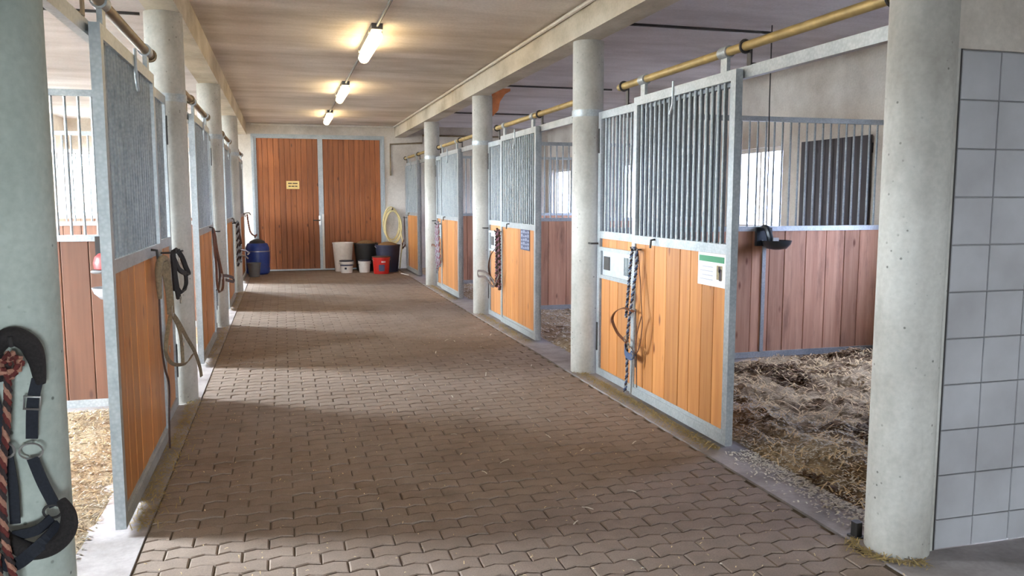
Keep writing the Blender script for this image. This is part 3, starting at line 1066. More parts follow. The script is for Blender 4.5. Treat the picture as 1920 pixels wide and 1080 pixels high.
# salt lick and bowl in the stall behind the khaki halter door
e = empty('salt_lick', (-1.215, 6.326, 1.0))
MB().box(-0.055, 0.03, -0.03, 0.0, 0.0, 0.24).build('holder_bracket', M_BLACK, e)
MB().lathe([(0.0, -0.01), (0.085, -0.01), (0.095, 0.0), (0.085, 0.012), (0.0, 0.012)], (0.02, -0.12, 0.0), 20).build('holder_tray', M_GREYB, e, True)
MB().lathe([(0.045, 0.012), (0.07, 0.02), (0.075, 0.06), (0.065, 0.10), (0.04, 0.125), (0.015, 0.13)], (0.02, -0.12, 0.0), 20).build('salt_block', M_PINKSALT, e, True)
tag(e, 'pink salt block on a holder at the warm brown partition', 'salt lick')
e = empty('drinker_bowl', (-1.16, 6.326, 0.80))
MB().lathe([(0.02, 0.0), (0.07, 0.01), (0.11, 0.05), (0.125, 0.09), (0.118, 0.09), (0.09, 0.045), (0.02, 0.02)], (0.0, -0.13, 0.0), 24).build('bowl', M_GREYBOWL, e, True)
MB().box(-0.05, 0.05, -0.03, 0.0, 0.02, 0.17).build('valve_housing', M_GREYBOWL, e)
tag(e, 'pale grey drinker bowl below the pink salt block', 'drinker')

# ------------------------------------------------------------------ bedding in the stalls
BED = [None]


def bedding(x0, x1, y0, y1, mat, h, label, group):
    nx, ny = 48, 52
    v, f = [], []
    for j in range(ny + 1):
        for i in range(nx + 1):
            x = x0 + (x1 - x0) * i / nx
            y = y0 + (y1 - y0) * j / ny
            ed = min(i, nx - i, j, ny - j) / 4.0
            ed = min(1.0, ed)
            z = h * (0.55 + 0.30 * math.sin(2.1 * x + 1.3 * y) * math.sin(1.7 * y - 0.9 * x) + 0.25 * math.sin(7.3 * x + 2) * math.sin(6.1 * y + 1) + 0.55 * (random.random() - 0.4))
            v.append((x, y, max(0.002, z * ed)))
    for j in range(ny):
        for i in range(nx):
            a = j * (nx + 1) + i
            f.append((a, a + 1, a + nx + 2, a + nx + 1))
    m = MB(); m.v, m.f = v, f
    o = m.build('bedding', mat, None, True)
    tag(o, label, 'bedding', group, 'stuff')
    BED[0] = o
    return v, nx, ny


def flakes(name, mat, n, sampler, ln, wd, label, cat='straw', zlift=0.004, on_bed=False):
    """small bent flakes lying about"""
    P = sampler(n)
    ang = rng.uniform(0, math.pi, n)
    tl = rng.uniform(-0.45, 0.45, n)
    L = rng.uniform(0.5, 1.3, n) * ln / 2
    W = rng.uniform(0.6, 1.2, n) * wd / 2
    v, f = [], []
    for i in range(n):
        c, s_ = math.cos(ang[i]), math.sin(ang[i])
        dz = L[i] * math.sin(tl[i])
        x, y, z = P[i]
        z += zlift + abs(dz)
        ux, uy = c * L[i], s_ * L[i]
        vx, vy = -s_ * W[i], c * W[i]
        k = len(v)
        v += [(x - ux - vx, y - uy - vy, z - dz), (x - ux + vx, y - uy + vy, z - dz), (x + vx, y + vy, z + 0.3 * W[i] + .002), (x - vx, y - vy, z + 0.3 * W[i] + .002),
              (x + ux + vx, y + uy + vy, z + dz), (x + ux - vx, y + uy - vy, z + dz)]
        f += [(k, k + 3, k + 2, k + 1), (k + 3, k + 5, k + 4, k + 2)]
    m = MB(); m.v, m.f = v, f
    if on_bed:
        o = m.build(name, mat, BED[0])
        o['kind'] = 'stuff'
        return o
    return tag(m.build(name, mat), label, cat, None, 'stuff')


def surf_sampler(v, nx, ny, keep=None):
    V = np.array(v)

    def s(n):
        out = []
        while len(out) < n:
            i = rng.integers(0, nx); j = rng.integers(0, ny)
            a, b = rng.random(), rng.random()
            k = j * (nx + 1) + i
            p = V[k] * (1 - a) * (1 - b) + V[k + 1] * a * (1 - b) + V[k + nx + 1] * (1 - a) * b + V[k + nx + 2] * a * b
            if keep is None or keep(p):
                out.append(p)
        return np.array(out)
    return s


bv = bedding(2.66, XWR - 0.06, YR[0] + 0.16, 6.60, M_BED, 0.12, 'trampled straw and muck bedding in the stall beside the tiled wall', 'stall bedding')
flakes('loose_straw', M_CHIP1, 9000, surf_sampler(*bv), 0.07, 0.007, 'pale loose straw over the muck beside the tiled wall', on_bed=True)
flakes('muck_clumps', M_CHIP2, 5000, surf_sampler(*bv, keep=lambda p: math.sin(5.1 * p[0] + 2.3 * p[1]) + math.sin(3.7 * p[1] - 2.2 * p[0] + 1.0) + 0.7 * math.sin(9.0 * p[0] - 6.0 * p[1]) > 0.9), 0.05, 0.016, 'dark trampled muck in the stall beside the tiled wall', 'muck', on_bed=True)
flakes('wood_shavings', M_CHIP3, 7000, surf_sampler(*bv, keep=lambda p: p[0] < 3.0 + 0.35 * rng.random() + 0.5 * (p[1] < 4.2)), 0.02, 0.009, 'pale shavings on the threshold by the green-headed notice door', 'shavings', on_bed=True)
bv = bedding(XWL + 0.04, -0.86, YL[0] + 0.14, 6.27, M_BEDDIM, 0.06, 'pale shavings bedding in the stall behind the khaki halter door', 'stall bedding')
flakes('wood_shavings', M_CHIPG, 4000, surf_sampler(*bv, keep=lambda p: p[0] > -2.6), 0.022, 0.010, 'pale shavings scattered behind the khaki halter door', 'shavings', on_bed=True)
flakes('loose_straw', M_CHIPW, 3500, surf_sampler(*bv, keep=lambda p: p[0] > -2.6), 0.045, 0.006, 'loose straw scattered behind the khaki halter door', on_bed=True)
labs = ('straw bedding in the stall behind the slate-blue notice door', 'straw bedding in the stall behind the third door from the tiled wall', 'straw bedding in the stall beside the hose coil')
for k in (1, 2, 3):
    bv = bedding(2.66, XWR, YR[k] + 0.16, (YR[k + 1] - 0.05) if k < 3 else YB, M_BEDL, 0.06, labs[k - 1], 'stall bedding')
    if k < 3:
        flakes('wood_shavings', M_CHIP3, 1800, surf_sampler(*bv, keep=lambda p: p[0] < 4.2), 0.04, 0.014,
               'pale shavings', 'shavings', on_bed=True)
labs = ('bedding in the stall behind the brown leather halter door', 'bedding in the stall behind the clipped grey rope door', 'bedding in the stall beside the blue barrel')
for k in (1, 2, 3):
    bedding(XWL, -0.86, YL[k] + 0.14, (YL[k + 1] - 0.05) if k < 3 else YB, M_BEDL, 0.05, labs[k - 1], 'stall bedding')


# hay litter along the foot of the doors and bits over the paving
def line_sampler(x, ya, yb, spread):
    def s(n):
        y = rng.uniform(ya, yb, n)
        return np.stack([x + np.abs(rng.normal(0, spread, n)) * (-1 if x > 0 else 1), y, np.full(n, 0.004)], 1)
    return s


wh = ('green-headed notice', 'slate-blue notice', 'third from the tiled wall')
for k in range(3):
    flakes('hay_litter', M_HAY, 1400 if k == 0 else 600, line_sampler(XR - 0.01, nearR[k] + 0.05, YR[k + 1] - 0.05, 0.05), 0.05, 0.004,
           'dry hay swept along the foot of the ' + ('stall door ' + wh[k] if k == 2 else wh[k] + ' door'), 'hay')
wl = ('khaki halter', 'brown leather halter', 'clipped grey rope')
for k in range(3):
    flakes('hay_litter', M_HAY, 900 if k == 0 else 300, line_sampler(XL + 0.0, nearL[k] + 0.05, YL[k + 1] - 0.05, 0.06), 0.05, 0.004,
           'dry hay swept along the foot of the %s door' % wl[k], 'hay')
flakes('chaff_specks', M_CHIP1, 700, lambda n: np.stack([rng.uniform(KL, KR, n), rng.uniform(2.5, 9, n), np.zeros(n)], 1), 0.014, 0.004, 'tiny chaff specks scattered over the aisle paving', 'chaff')
BED[0] = bpy.data.objects['chaff_specks']
flakes('wood_shavings', M_CHIP3, 900, lambda n: np.stack([2.65 - np.abs(rng.normal(0, 0.09, n)), rng.uniform(2.99, 4.18, n), np.full(n, 0.004)], 1), 0.02, 0.009, 'pale shavings spilled on the threshold by the green-headed notice door', 'shavings')
flakes('straw_bits', M_CHIP3, 40, lambda n: np.stack([rng.uniform(1.0, 2.4, n), rng.uniform(2.6, 9, n), np.zeros(n)], 1), 0.05, 0.009, '', on_bed=True)
flakes('hay_litter', M_HAY, 260, lambda n: np.stack([CXR + (CR + .02 + np.abs(rng.normal(0, .03, n))) * np.cos(t_), YR[0] + (CR + .02 + np.abs(rng.normal(0, .03, n))) * np.sin(t_), np.zeros(n)], 1)
       if (t_ := rng.uniform(math.pi * 0.8, math.pi * 1.5, n)) is not None else None, 0.04, 0.005, 'dry hay gathered around the foot of the tiled wall column', 'hay')

# ------------------------------------------------------------------ ceiling lamps
for i, y in enumerate((4.45, 8.15, 11.85, 15.5)):
    e = empty('tube_light', (0.86, y, ZC - 0.14))
    MB().box(-0.05, 0.05, -0.66, 0.66, 0.09, 0.14).build('housing', M_GREYB, e)
    prof = [(0.0, -0.64), (0.03, -0.635), (0.05, -0.61), (0.055, -0.58), (0.055, 0.58), (0.05, 0.61), (0.03, 0.635), (0.0, 0.64)]
    m = MB().lathe(prof, (0, 0, 0), 20)
    m.v = [(x, z, yy + 0.04) for x, yy, z in m.v]
    m.f = [tuple(reversed(q)) for q in m.f]
    m.build('diffuser', M_TUBE, e, True)
    for yy in (-0.5, 0.5):
        MB().box(-0.062, 0.062, yy - 0.012, yy + 0.012, 0.08, 0.1).build('clip', M_STEEL, e)
    tag(e, ('lit tube light out over the near paving', 'lit tube light first in the row, farthest from the timber gate in view',
            'lit tube light between the other two in the ceiling row', 'lit tube light closest to the timber gate')[i] if i else 'lit tube light at the passage end of the ceiling row', 'lamp', 'tube lights along the aisle')
e = empty('lamp_conduit', (0.86, 15.5, ZC - 0.02))
_ly = [-4.0] + [v for y in (4.45, 8.15, 11.85, 15.5) for v in (y - 0.655, y + 0.655)][:-1]
for y0, y1 in zip(_ly[0::2], _ly[1::2]):
    MB().tube([(0, y0 - 15.5, 0), (0, y1 - 15.5, 0)], 0.013, 8).build('conduit_run', M_GREYB, e, True)
tag(e, 'thin grey conduit linking the tube lights along the ceiling', 'conduit')
tag(MB().tube([(BXR - 0.025, -2, ZC - 0.03), (BXR - 0.025, YB - 0.04, ZC - 0.03), (BXL + 0.1, YB - 0.04, ZC - 0.03)], 0.018, 8).build('ceiling_pipe', M_WHITEPAINT, None, True),
    'pale pipe along the ceiling edge and across above the timber gate', 'pipe')
tag(MB().tube([(2.26, YB - 0.03, 2.0), (2.26, YB - 0.03, 2.66), (2.95, YB - 0.03, 2.70), (2.95, YB - 0.03, 2.86), (5.0, YB - 0.03, 2.86)], 0.02, 8).build('wall_pipe', M_PIPEL, None, True),
    'thin brown pipe stepping up the end wall beside the timber gate', 'pipe')

# orange board near the top of a column
m = MB()
q = [(0, 0, 0.0), (0.24, 0, 0.0), (0.24, 0, -0.03), (0.17, 0, -0.07), (0.10, 0, -0.17), (0.08, 0, -0.28), (0.0, 0, -0.36)]
m.v = [(x, -0.02, z) for x, y, z in q] + [(x, 0.02, z) for x, y, z in q]
n = len(q)
m.f = [tuple(range(n)), tuple(reversed(range(n, 2 * n)))] + [(i, i + n, (i + 1) % n + n, (i + 1) % n) for i in range(n)]
o = m.build('bracket_board', M_NEST)
o.location = (CXR + CR, 10.40, 2.92)
tag(o, 'orange curved board fixed to the top of a round column', 'bracket')

# small black floor guide by the tiled wall column
e = empty('door_guide', (2.42, 2.95, 0.0))
MB().bevbox(-0.03, 0.03, -0.03, 0.03, 0.003, 0.012, 0.006).build('base_plate', M_DSTEEL, e)
MB().bevbox(-0.018, 0.018, -0.02, 0.02, 0.012, 0.075, 0.005).build('guide_block', M_BLACK, e)
tag(e, 'small black door guide block at the foot of the tiled wall column', 'door guide')

# ------------------------------------------------------------------ tubs and buckets by the gate
def bucket(name, x, y, r0, r1, h, mat, label, rim=None, handle=None, fill=None, group='tubs and buckets by the gate', wall=0.008, cat='bucket'):
    e = empty(name, (x, y, 0.002))
    MB().lathe([(0.0, 0.0), (r0, 0.0), (r0 + (r1 - r0) * 0.5, h * 0.5), (r1, h - 0.02), (r1 + 0.008, h - 0.018), (r1 + 0.008, h), (r1 - wall, h), (r0 - wall, wall), (0.0, wall)], (0, 0, 0), 28).build('body', mat, e, True)
    if rim:
        MB().lathe([(0.0, h - 0.004), (r1 + 0.002, h - 0.004), (r1 + 0.012, h + 0.0), (r1 + 0.012, h + 0.015), (r1 - 0.01, h + 0.02), (0.0, h + 0.018)], (0, 0, 0), 28).build('lid', rim, e, True)
    if handle:
        pts = [((r1 + 0.012) * math.cos(a), -(r1 + 0.012) * math.sin(a) * 0.55 - 0.01, h - 0.03 - 0.07 * math.sin(a)) for a in [math.pi * k / 10 for k in range(11)]]
        MB().tube(pts, 0.005, 6).build('handle', handle, e, True)
    if fill:
        m = MB()
        m.lathe([(r1 - wall - 0.002, h - 0.06), (r1 * 0.75, h + 0.01), (r1 * 0.35, h + 0.05), (0.0, h + 0.06)], (0, 0, 0), 20)
        m.build('feed', fill, e, True)
    tag(e, label, cat, group)
    return e


bucket('white_barrel', 1.20, 17.35, 0.165, 0.21, 0.60, M_WHITE, 'tall white plastic tub by the gate post', cat='tub')
b1 = bucket('paint_bucket', 1.24, 16.95, 0.115, 0.135, 0.235, M_WHITE, 'small white bucket with blue print before the tall white tub', M_NAVYTUB, M_STEEL)
MB().lathe([(0.1297, 0.145), (0.1325, 0.175)], (0, 0, 0), 28, False).build('blue_print', M_BLUEPRINT, b1, True)
MB().box(-0.05, -0.01, -0.1275, -0.12, 0.075, 0.115).build('emblem', M_NAVYTUB, b1)
b2 = bucket('paint_bucket', 1.60, 16.95, 0.105, 0.122, 0.235, M_WHITE, 'small white bucket with plain sides next to the red bucket', M_NAVYTUB, M_STEEL)
b3 = bucket('red_bucket', 1.90, 16.56, 0.15, 0.175, 0.335, M_RED, 'red bucket with dark label before the navy tub', M_DLEATHER, M_STEEL)
MB().lathe([(0.1572, 0.07), (0.1652, 0.2)], (0, 0, 0), 40, False)
lab = MB()
for q in range(6):
    a0 = -math.pi * 0.5 - 0.42 + q * 0.12
    for zz in ((0.06, 0.19),):
        r_a, r_b = 0.1585, 0.1665
        k = len(lab.v)
        lab.v += [(r_a * math.cos(a0), r_a * math.sin(a0), zz[0]), (r_a * math.cos(a0 + .12), r_a * math.sin(a0 + .12), zz[0]), (r_b * math.cos(a0 + .12), r_b * math.sin(a0 + .12), zz[1]), (r_b * math.cos(a0), r_b * math.sin(a0), zz[1])]
        lab.f.append((k, k + 1, k + 2, k + 3))
lab.build('dark_label', M_BLUEPRINT, b3)
lw = MB()
for q in range(4):
    a0 = -math.pi * 0.5 - 0.1 + q * 0.13
    r_a = 0.1722
    k = len(lw.v)
    lw.v += [(r_a * math.cos(a0), r_a * math.sin(a0), 0.232), (r_a * math.cos(a0 + .1), r_a * math.sin(a0 + .1), 0.232), (r_a * math.cos(a0 + .1) * 1.01, r_a * math.sin(a0 + .1) * 1.01, 0.262), (r_a * math.cos(a0) * 1.01, r_a * math.sin(a0) * 1.01, 0.262)]
    lw.f.append((k, k + 1, k + 2, k + 3))
lw.build('white_lettering', M_WHITE, b3)
bucket('feed_tub', 1.68, 17.40, 0.19, 0.25, 0.58, M_BLACK, 'black feed tub heaped with feed behind the small buckets', None, None, M_FEED, cat='tub')
bucket('feed_tub', 2.09, 17.02, 0.21, 0.255, 0.56, M_NAVYTUB, 'navy feed tub heaped with hay beside the hose coil', None, M_STEEL, M_FEED, cat='tub')
# blue barrel and grey bucket across the aisle
e = empty('blue_barrel', (-0.50, 17.15, 0.002))
MB().lathe([(0.0, 0.0), (0.19, 0.0), (0.225, 0.03), (0.235, 0.12), (0.225, 0.14), (0.24, 0.3), (0.24, 0.46), (0.228, 0.49), (0.232, 0.52), (0.20, 0.60), (0.18, 0.62), (0.165, 0.62), (0.165, 0.6), (0.0, 0.6)], (0, 0, 0), 32).build('body', M_BLUE, e, True)
MB().lathe([(0.2415, 0.455), (0.2415, 0.47)], (0, 0, 0), 32, False).build('hoop', M_STEEL, e, True)
hp = MB()
hp.lathe([(0.17, 0.6), (0.14, 0.66), (0.06, 0.70), (0.0, 0.71)], (0, 0, 0), 20)
hp.build('dark_lid', M_BLACK, e, True)
tag(e, 'blue plastic barrel with dark lid in the corner by the gate', 'barrel')
bucket('grey_bucket', -0.555, 16.55, 0.10, 0.125, 0.27, M_GREYB, 'small grey bucket standing before the blue barrel')
# hose coil hung on the end wall
e = empty('hose_coil', (2.27, YB - 0.09, 0.98))
for q in range(5):
    rr = 0.17 + 0.012 * math.sin(q * 2.3)
    hh = 0.33 + 0.02 * math.cos(q * 1.7)
    pts = [(rr * math.sin(a) + 0.01 * q - 0.02, -0.02 * q + 0.03 + 0.01 * math.cos(a), hh * math.cos(a) - 0.02 * q) for a in [2 * math.pi * k / 36 for k in range(36)]]
    MB().tube(pts, 0.014, 8, closed=True).build('hose_loop', M_HOSE, e, True)
MB().tube([(0, 0.08, 0.30), (0, -0.10, 0.30), (0, -0.11, 0.34)], 0.012).build('hook', M_DSTEEL, e, True)
MB().tube(spline([(0.16, -0.05, -0.1), (0.2, -0.09, -0.4), (0.16, -0.1, -0.7), (0.13, -0.12, -0.96)], 6), 0.014, 8).build('hose_end', M_HOSE, e, True)
tag(e, 'cream garden hose hung in a long coil on the end wall', 'hose')
tag(MB().tube([(2.27, 16.35, 0.014), (2.36, 15.95, 0.014)], 0.012, 8).build('white_rod', M_WHITE, None, True), 'short white rod lying on the paving by the gate', 'rod')


# ------------------------------------------------------------------ halters and lead ropes
def rope(parent, name, path, r, mats, turns=26.0, per=8):
    """twisted rope: two or three strands wound around a path"""
    P = spline(path, per)
    L = [0.0]
    for a, b in zip(P, P[1:]):
        L.append(L[-1] + (b - a).length)
    # resample
    N = max(12, int(L[-1] / (r * 1.6)))
    Q, k = [], 0
    for i in range(N + 1):
        t = L[-1] * i / N
        while k < len(P) - 2 and L[k + 1] < t:
            k += 1
        dd = max(1e-6, L[k + 1] - L[k])
        Q.append(P[k].lerp(P[k + 1], min(1, (t - L[k]) / dd)))
    ns = len(mats)
    up = None
    frames = []
    for i, p in enumerate(Q):
        t = (Q[min(i + 1, N)] - Q[max(i - 1, 0)]).normalized()
        u = t.orthogonal().normalized() if up is None else (up - t * up.dot(t)).normalized()
        up = u
        frames.append((u, t.cross(u)))
    for s_ in range(ns):
        pts = []
        for i, p in enumerate(Q):
            a = turns * 2 * math.pi * (L[-1] * i / N) + 2 * math.pi * s_ / ns
            pts.append(p + (frames[i][0] * math.cos(a) + frames[i][1] * math.sin(a)) * r * 0.55)
        MB().tube(pts, r * 0.62, 6).build('strand', mats[s_], parent, True)


def ring(parent, c, r, normal='x', mat=None, t=0.0035, sq=1.0):
    pts = []
    for k in range(16):
        a = 2 * math.pi * k / 16
        ca, sa = math.cos(a) * r, math.sin(a) * r * sq
        pts.append((c[0], c[1] + ca, c[2] + sa) if normal == 'x' else (c[0] + ca, c[1], c[2] + sa))
    MB().tube(pts, t, 6, closed=True).build('ring', mat or M_STEEL, parent, True)


def strap(parent, name, pts, w, t, mat, wdir, per=6, closed=False):
    return MB().tube(spline(pts, per, closed), 0, flat=(w, t, wdir), closed=closed).build(name, mat, parent)


def pad(parent, name, pts, r, mat, per=6):
    P = spline(pts, per)
    n = len(P)
    rr = [r * (0.55 + 0.45 * min(1, 4 * min(i, n - 1 - i) / n)) for i in range(n)]
    return MB().tube(P, rr, 10).build(name, mat, parent, True)


# --- padded navy halter on the pale column (front of the column, towards the passage)
yh = 2.535
e = empty('padded_halter', (-0.72, yh, 0.5))
def A(x, z, dy=0.0):
    return (x + 0.72, dy, z - 0.5)
for hx, hz in ((-0.72, 1.105), (-0.81, 1.092)):
    MB().tube([A(hx, hz, 0.045), A(hx, hz, -0.06), A(hx, hz + 0.025, -0.066)], 0.007).build('hook', M_DSTEEL, e, True)
pad(e, 'poll_pad', [A(-0.80, 0.98, -0.015), A(-0.785, 1.07, -0.03), A(-0.735, 1.125, -0.04), A(-0.69, 1.11, -0.035), A(-0.672, 1.06, -0.02), A(-0.668, 0.985, -0.01)], 0.026, M_FLEECE)
strap(e, 'cheek_strap', [A(-0.672, 1.0, -0.02), A(-0.688, 0.93, -0.02), A(-0.697, 0.83, -0.015)], 0.030, 0.006, M_NAVY, (1, 0, 0))
MB().tube([A(-0.705, 0.955, -0.03), A(-0.665, 0.95, -0.03), A(-0.668, 0.915, -0.03), A(-0.708, 0.92, -0.03)], 0.004, 6, closed=True).build('buckle', M_STEEL, e, True)
ring(e, A(-0.70, 0.795, -0.02), 0.030, 'y', None, 0.003, 0.75)
strap(e, 'cheek_strap', [A(-0.697, 0.775, -0.02), A(-0.675, 0.70, -0.02), A(-0.648, 0.63, -0.02)], 0.030, 0.006, M_NAVY, (1, 0, 0.25))
ring(e, A(-0.655, 0.615, -0.02), 0.024, 'y', M_DSTEEL, 0.004, 0.8)
pad(e, 'nose_pad', [A(-0.632, 0.645, -0.02), A(-0.610, 0.61, -0.04), A(-0.612, 0.565, -0.06), A(-0.645, 0.535, -0.08), A(-0.70, 0.528, -0.08), A(-0.75, 0.55, -0.06), A(-0.79, 0.585, -0.03)], 0.024, M_FLEECE)
strap(e, 'chin_strap', [A(-0.632, 0.585, -0.05), A(-0.67, 0.55, -0.1), A(-0.74, 0.50, -0.1), A(-0.80, 0.52, -0.06)], 0.034, 0.008, M_NAVY, (0, 0.3, 1))
pad(e, 'poll_pad', [A(-0.86, 0.97, -0.02), A(-0.85, 1.06, -0.03), A(-0.81, 1.11, -0.035), A(-0.775, 1.09, -0.03), A(-0.765, 1.0, -0.02)], 0.024, M_FLEECE)
strap(e, 'nose_strap', [A(-0.655, 0.60, -0.03), A(-0.69, 0.575, -0.05), A(-0.75, 0.565, -0.05)], 0.028, 0.006, M_NAVY, (0, 0, 1))
strap(e, 'throat_strap', [A(-0.79, 1.0, -0.02), A(-0.765, 0.86, -0.03), A(-0.745, 0.72, -0.04), A(-0.742, 0.6, -0.05)], 0.026, 0.006, M_NAVY, (1, 0, 0))
ring(e, A(-0.752, 0.81, -0.05), 0.02, 'y')
tag(e, 'padded navy and black halter hung on the pale concrete column', 'halter')
e = empty('braided_lead_rope', (-0.74, yh - 0.06, 0.35))
def A2(x, z, dy=0.0):
    return (x + 0.74, dy, z - 0.35)
rope(e, 'rope', [A2(-0.725, 1.06, -0.02), A2(-0.735, 1.0), A2(-0.742, 0.9), A2(-0.752, 0.75, -0.035), A2(-0.748, 0.6, -0.062), A2(-0.735, 0.48, -0.062), A2(-0.735, 0.36, -0.05)], 0.0105, [M_DARKR, M_CREAMR, M_REDR], 42)
kn = [A2(-0.718 + 0.026 * math.cos(a) * math.cos(2 * a), 1.055 + 0.03 * math.sin(a), -0.03 + 0.02 * math.sin(3 * a)) for a in [2 * math.pi * k / 14 for k in range(14)]]
rope(e, 'knot', kn + kn[:3], 0.013, [M_REDR, M_CREAMR], 24, 3)
rope(e, 'rope', [A2(-0.775, 0.99, 0.01), A2(-0.79, 0.85, 0.0), A2(-0.785, 0.7, -0.02), A2(-0.775, 0.5, -0.045), A2(-0.765, 0.4, -0.03)], 0.0105, [M_DARKR, M_CREAMR, M_REDR], 42)
tag(e, 'braided maroon and cream lead rope knotted over the padded halter', 'lead rope')


# --- halters hung on the stall doors: points are (along aisle, height, distance out from the door face)
def hung(name, side, a, z, label, cat):
    s, xf = SGN[side], XF[side]
    e = empty(name, (xf - s * 0.012, a, z))

    def pt(aa, zz, out=0.0):
        return (-s * out, aa - a, zz - z)


    tag(e, label, cat, 'halters and ropes on the stall doors')
    return e, pt


def peg(door, side, aa, zz, out, d_in=0.02):
    s_, xf = SGN[side], XF[side]
    o = door.location
    MB().tube([(xf + s_ * d_in - o.x, aa - o.y, zz - o.z), (xf - s_ * out - o.x, aa - o.y, zz - o.z), (xf - s_ * (out + 0.006) - o.x, aa - o.y, zz + 0.022 - o.z)], 0.006).build('peg', M_DSTEEL, door, True)


peg(doorsR[0], 'R', 5.468, 1.134, 0.066)
peg(doorsR[1], 'R', 9.38, 1.115, 0.08)
for q in range(3):
    peg(doorsR[2], 'R', 13.205, 1.095, 0.085) if q == 0 else peg(frontsR[2], 'R', 13.205 + 0.05 * q, 1.095, 0.085, -0.0 + 0.07)
peg(doorsR[3], 'R', 17.0, 1.115, 0.075)
peg(doorsL[0], 'L', 5.29, 1.178, 0.10)
peg(doorsL[2], 'L', 12.855, 1.14, 0.08)
e, p = hung('lead_rope', 'R', 5.52, 0.03, 'blue and grey twisted lead rope hung beside the feed hatch', 'lead rope')
rope(e, 'rope', [p(5.60, 0.62, .03), p(5.56, 0.85, .03), p(5.51, 1.07, .035), p(5.475, 1.145, .035), p(5.43, 1.12, .03), p(5.43, 1.0, .03), p(5.50, 0.75, .03), p(5.545, 0.55, .035), p(5.575, 0.38, .03), p(5.59, 0.2, .02), p(5.60, 0.05, .03)], 0.0125, [M_BLUER, M_GREYR, M_DARKR], 20)
strap(e, 'webbing_end', [p(5.59, 0.42, .04), p(5.55, 0.36, .05), p(5.46, 0.345, .05), p(5.43, 0.38, .04)], 0.05, 0.006, M_BLUER, (0, 0, 1))
e, p = hung('leather_headstall', 'R', 5.5, 0.05, 'brown leather headstall looped below the blue lead rope', 'halter')
strap(e, 'crown_strap', [p(5.46, 0.68, .03), p(5.60, 0.69, .05), p(5.74, 0.64, .06), p(5.79, 0.57, .06), p(5.72, 0.49, .05), p(5.60, 0.46, .056), p(5.5, 0.44, .056)], 0.022, 0.005, M_LEATHER, (0.9, 0, 0.4))
strap(e, 'cheek_strap', [p(5.455, 1.146, .016), p(5.425, 1.08, .015), p(5.37, 0.85, .02), p(5.32, 0.68, .03), p(5.29, 0.6, .04), p(5.33, 0.45, .04), p(5.38, 0.40, .04), p(5.40, 0.52, .03), p(5.33, 0.66, .03)], 0.018, 0.005, M_LEATHER, (0.3, 1, 0))
strap(e, 'nose_strap', [p(5.53, 0.5, .05), p(5.48, 0.44, .06), p(5.42, 0.40, .05), p(5.40, 0.33, .04), p(5.42, 0.28, .03)], 0.02, 0.005, M_DLEATHER, (0.2, 1, 0.2))
strap(e, 'tie_strap', [p(5.46, 0.7, .015), p(5.44, 0.4, .015), p(5.43, 0.12, .012)], 0.012, 0.004, M_DLEATHER, (0, 1, 0))
for q in ((5.54, 0.47, .06), (5.47, 0.43, .065), (5.44, 0.36, .05)):
    ring(e, p(*q), 0.02)

e, p = hung('plaited_rope', 'R', 9.38, 0.42, 'dark plaited rope hung in a double loop below the slate-blue notice door rail', 'lead rope')
rope(e, 'rope', [p(9.45, 0.45, .03), p(9.44, 0.8, .03), p(9.42, 1.08, .035), p(9.38, 1.14, .035), p(9.33, 1.08, .03), p(9.32, 0.8, .03), p(9.31, 0.43, .03)], 0.021, [M_DLEATHER, M_DARKR, M_MAUVE], 14)
e, p = hung('leather_headstall', 'R', 9.4, 0.4, 'dark leather headstall with nose loop beside the dark plaited rope', 'halter')
strap(e, 'crown_strap', [p(9.40, 0.91, .06), p(9.62, 0.82, .06), p(9.72, 0.68, .06), p(9.62, 0.55, .06), p(9.42, 0.48, .06)], 0.024, 0.006, M_DLEATHER, (0.6, 0.3, 0.4))
strap(e, 'nose_strap', [p(9.45, 0.52, .06), p(9.75, 0.60, .09), p(10.0, 0.60, .12), p(10.06, 0.565, .12), p(10.0, 0.53, .12), p(9.75, 0.54, .1), p(9.5, 0.45, .064), p(9.3, 0.55, .064), p(9.25, 0.62, .05)], 0.026, 0.006, M_DLEATHER, (0, 0, 1))
ring(e, p(9.46, 0.5, .065), 0.025)

e, p = hung('mauve_rope', 'R', 13.25, 0.35, 'mauve and pale grey rope bundle on the third door from the tiled wall', 'lead rope')
for q in range(3):
    o_ = 0.05 * q
    rope(e, 'rope', [p(13.12 + o_, 0.4 + o_, .03), p(13.15 + o_, 0.8, .04), p(13.2 + o_, 1.12, .04), p(13.28 + o_, 1.0, .04), p(13.28 + o_, 0.6, .04), p(13.22 + o_, 0.42 - o_, .03)], 0.022, [M_MAUVE, M_GREYR], 10, 5)
strap(e, 'clip_strap', [p(13.3, 0.72, .05), p(13.55, 0.74, .07), p(13.66, 0.72, .07)], 0.03, 0.008, M_LEATHER, (0, 0, 1))
e, p = hung('leather_headstall', 'R', 16.98, 0.4, 'dark leather headstall on the door beside the hose coil', 'halter')
strap(e, 'cheek_strap', [p(16.95, 0.5, .03), p(16.98, 0.85, .04), p(17.02, 1.13, .04), p(17.08, 0.9, .04), p(17.06, 0.55, .04)], 0.04, 0.01, M_DLEATHER, (0.2, 1, 0))
strap(e, 'nose_strap', [p(16.95, 0.55, .04), p(17.08, 0.48, .08), p(17.18, 0.58, .06), p(17.06, 0.66, .04)], 0.04, 0.008, M_LEATHER, (0, 0.3, 1))

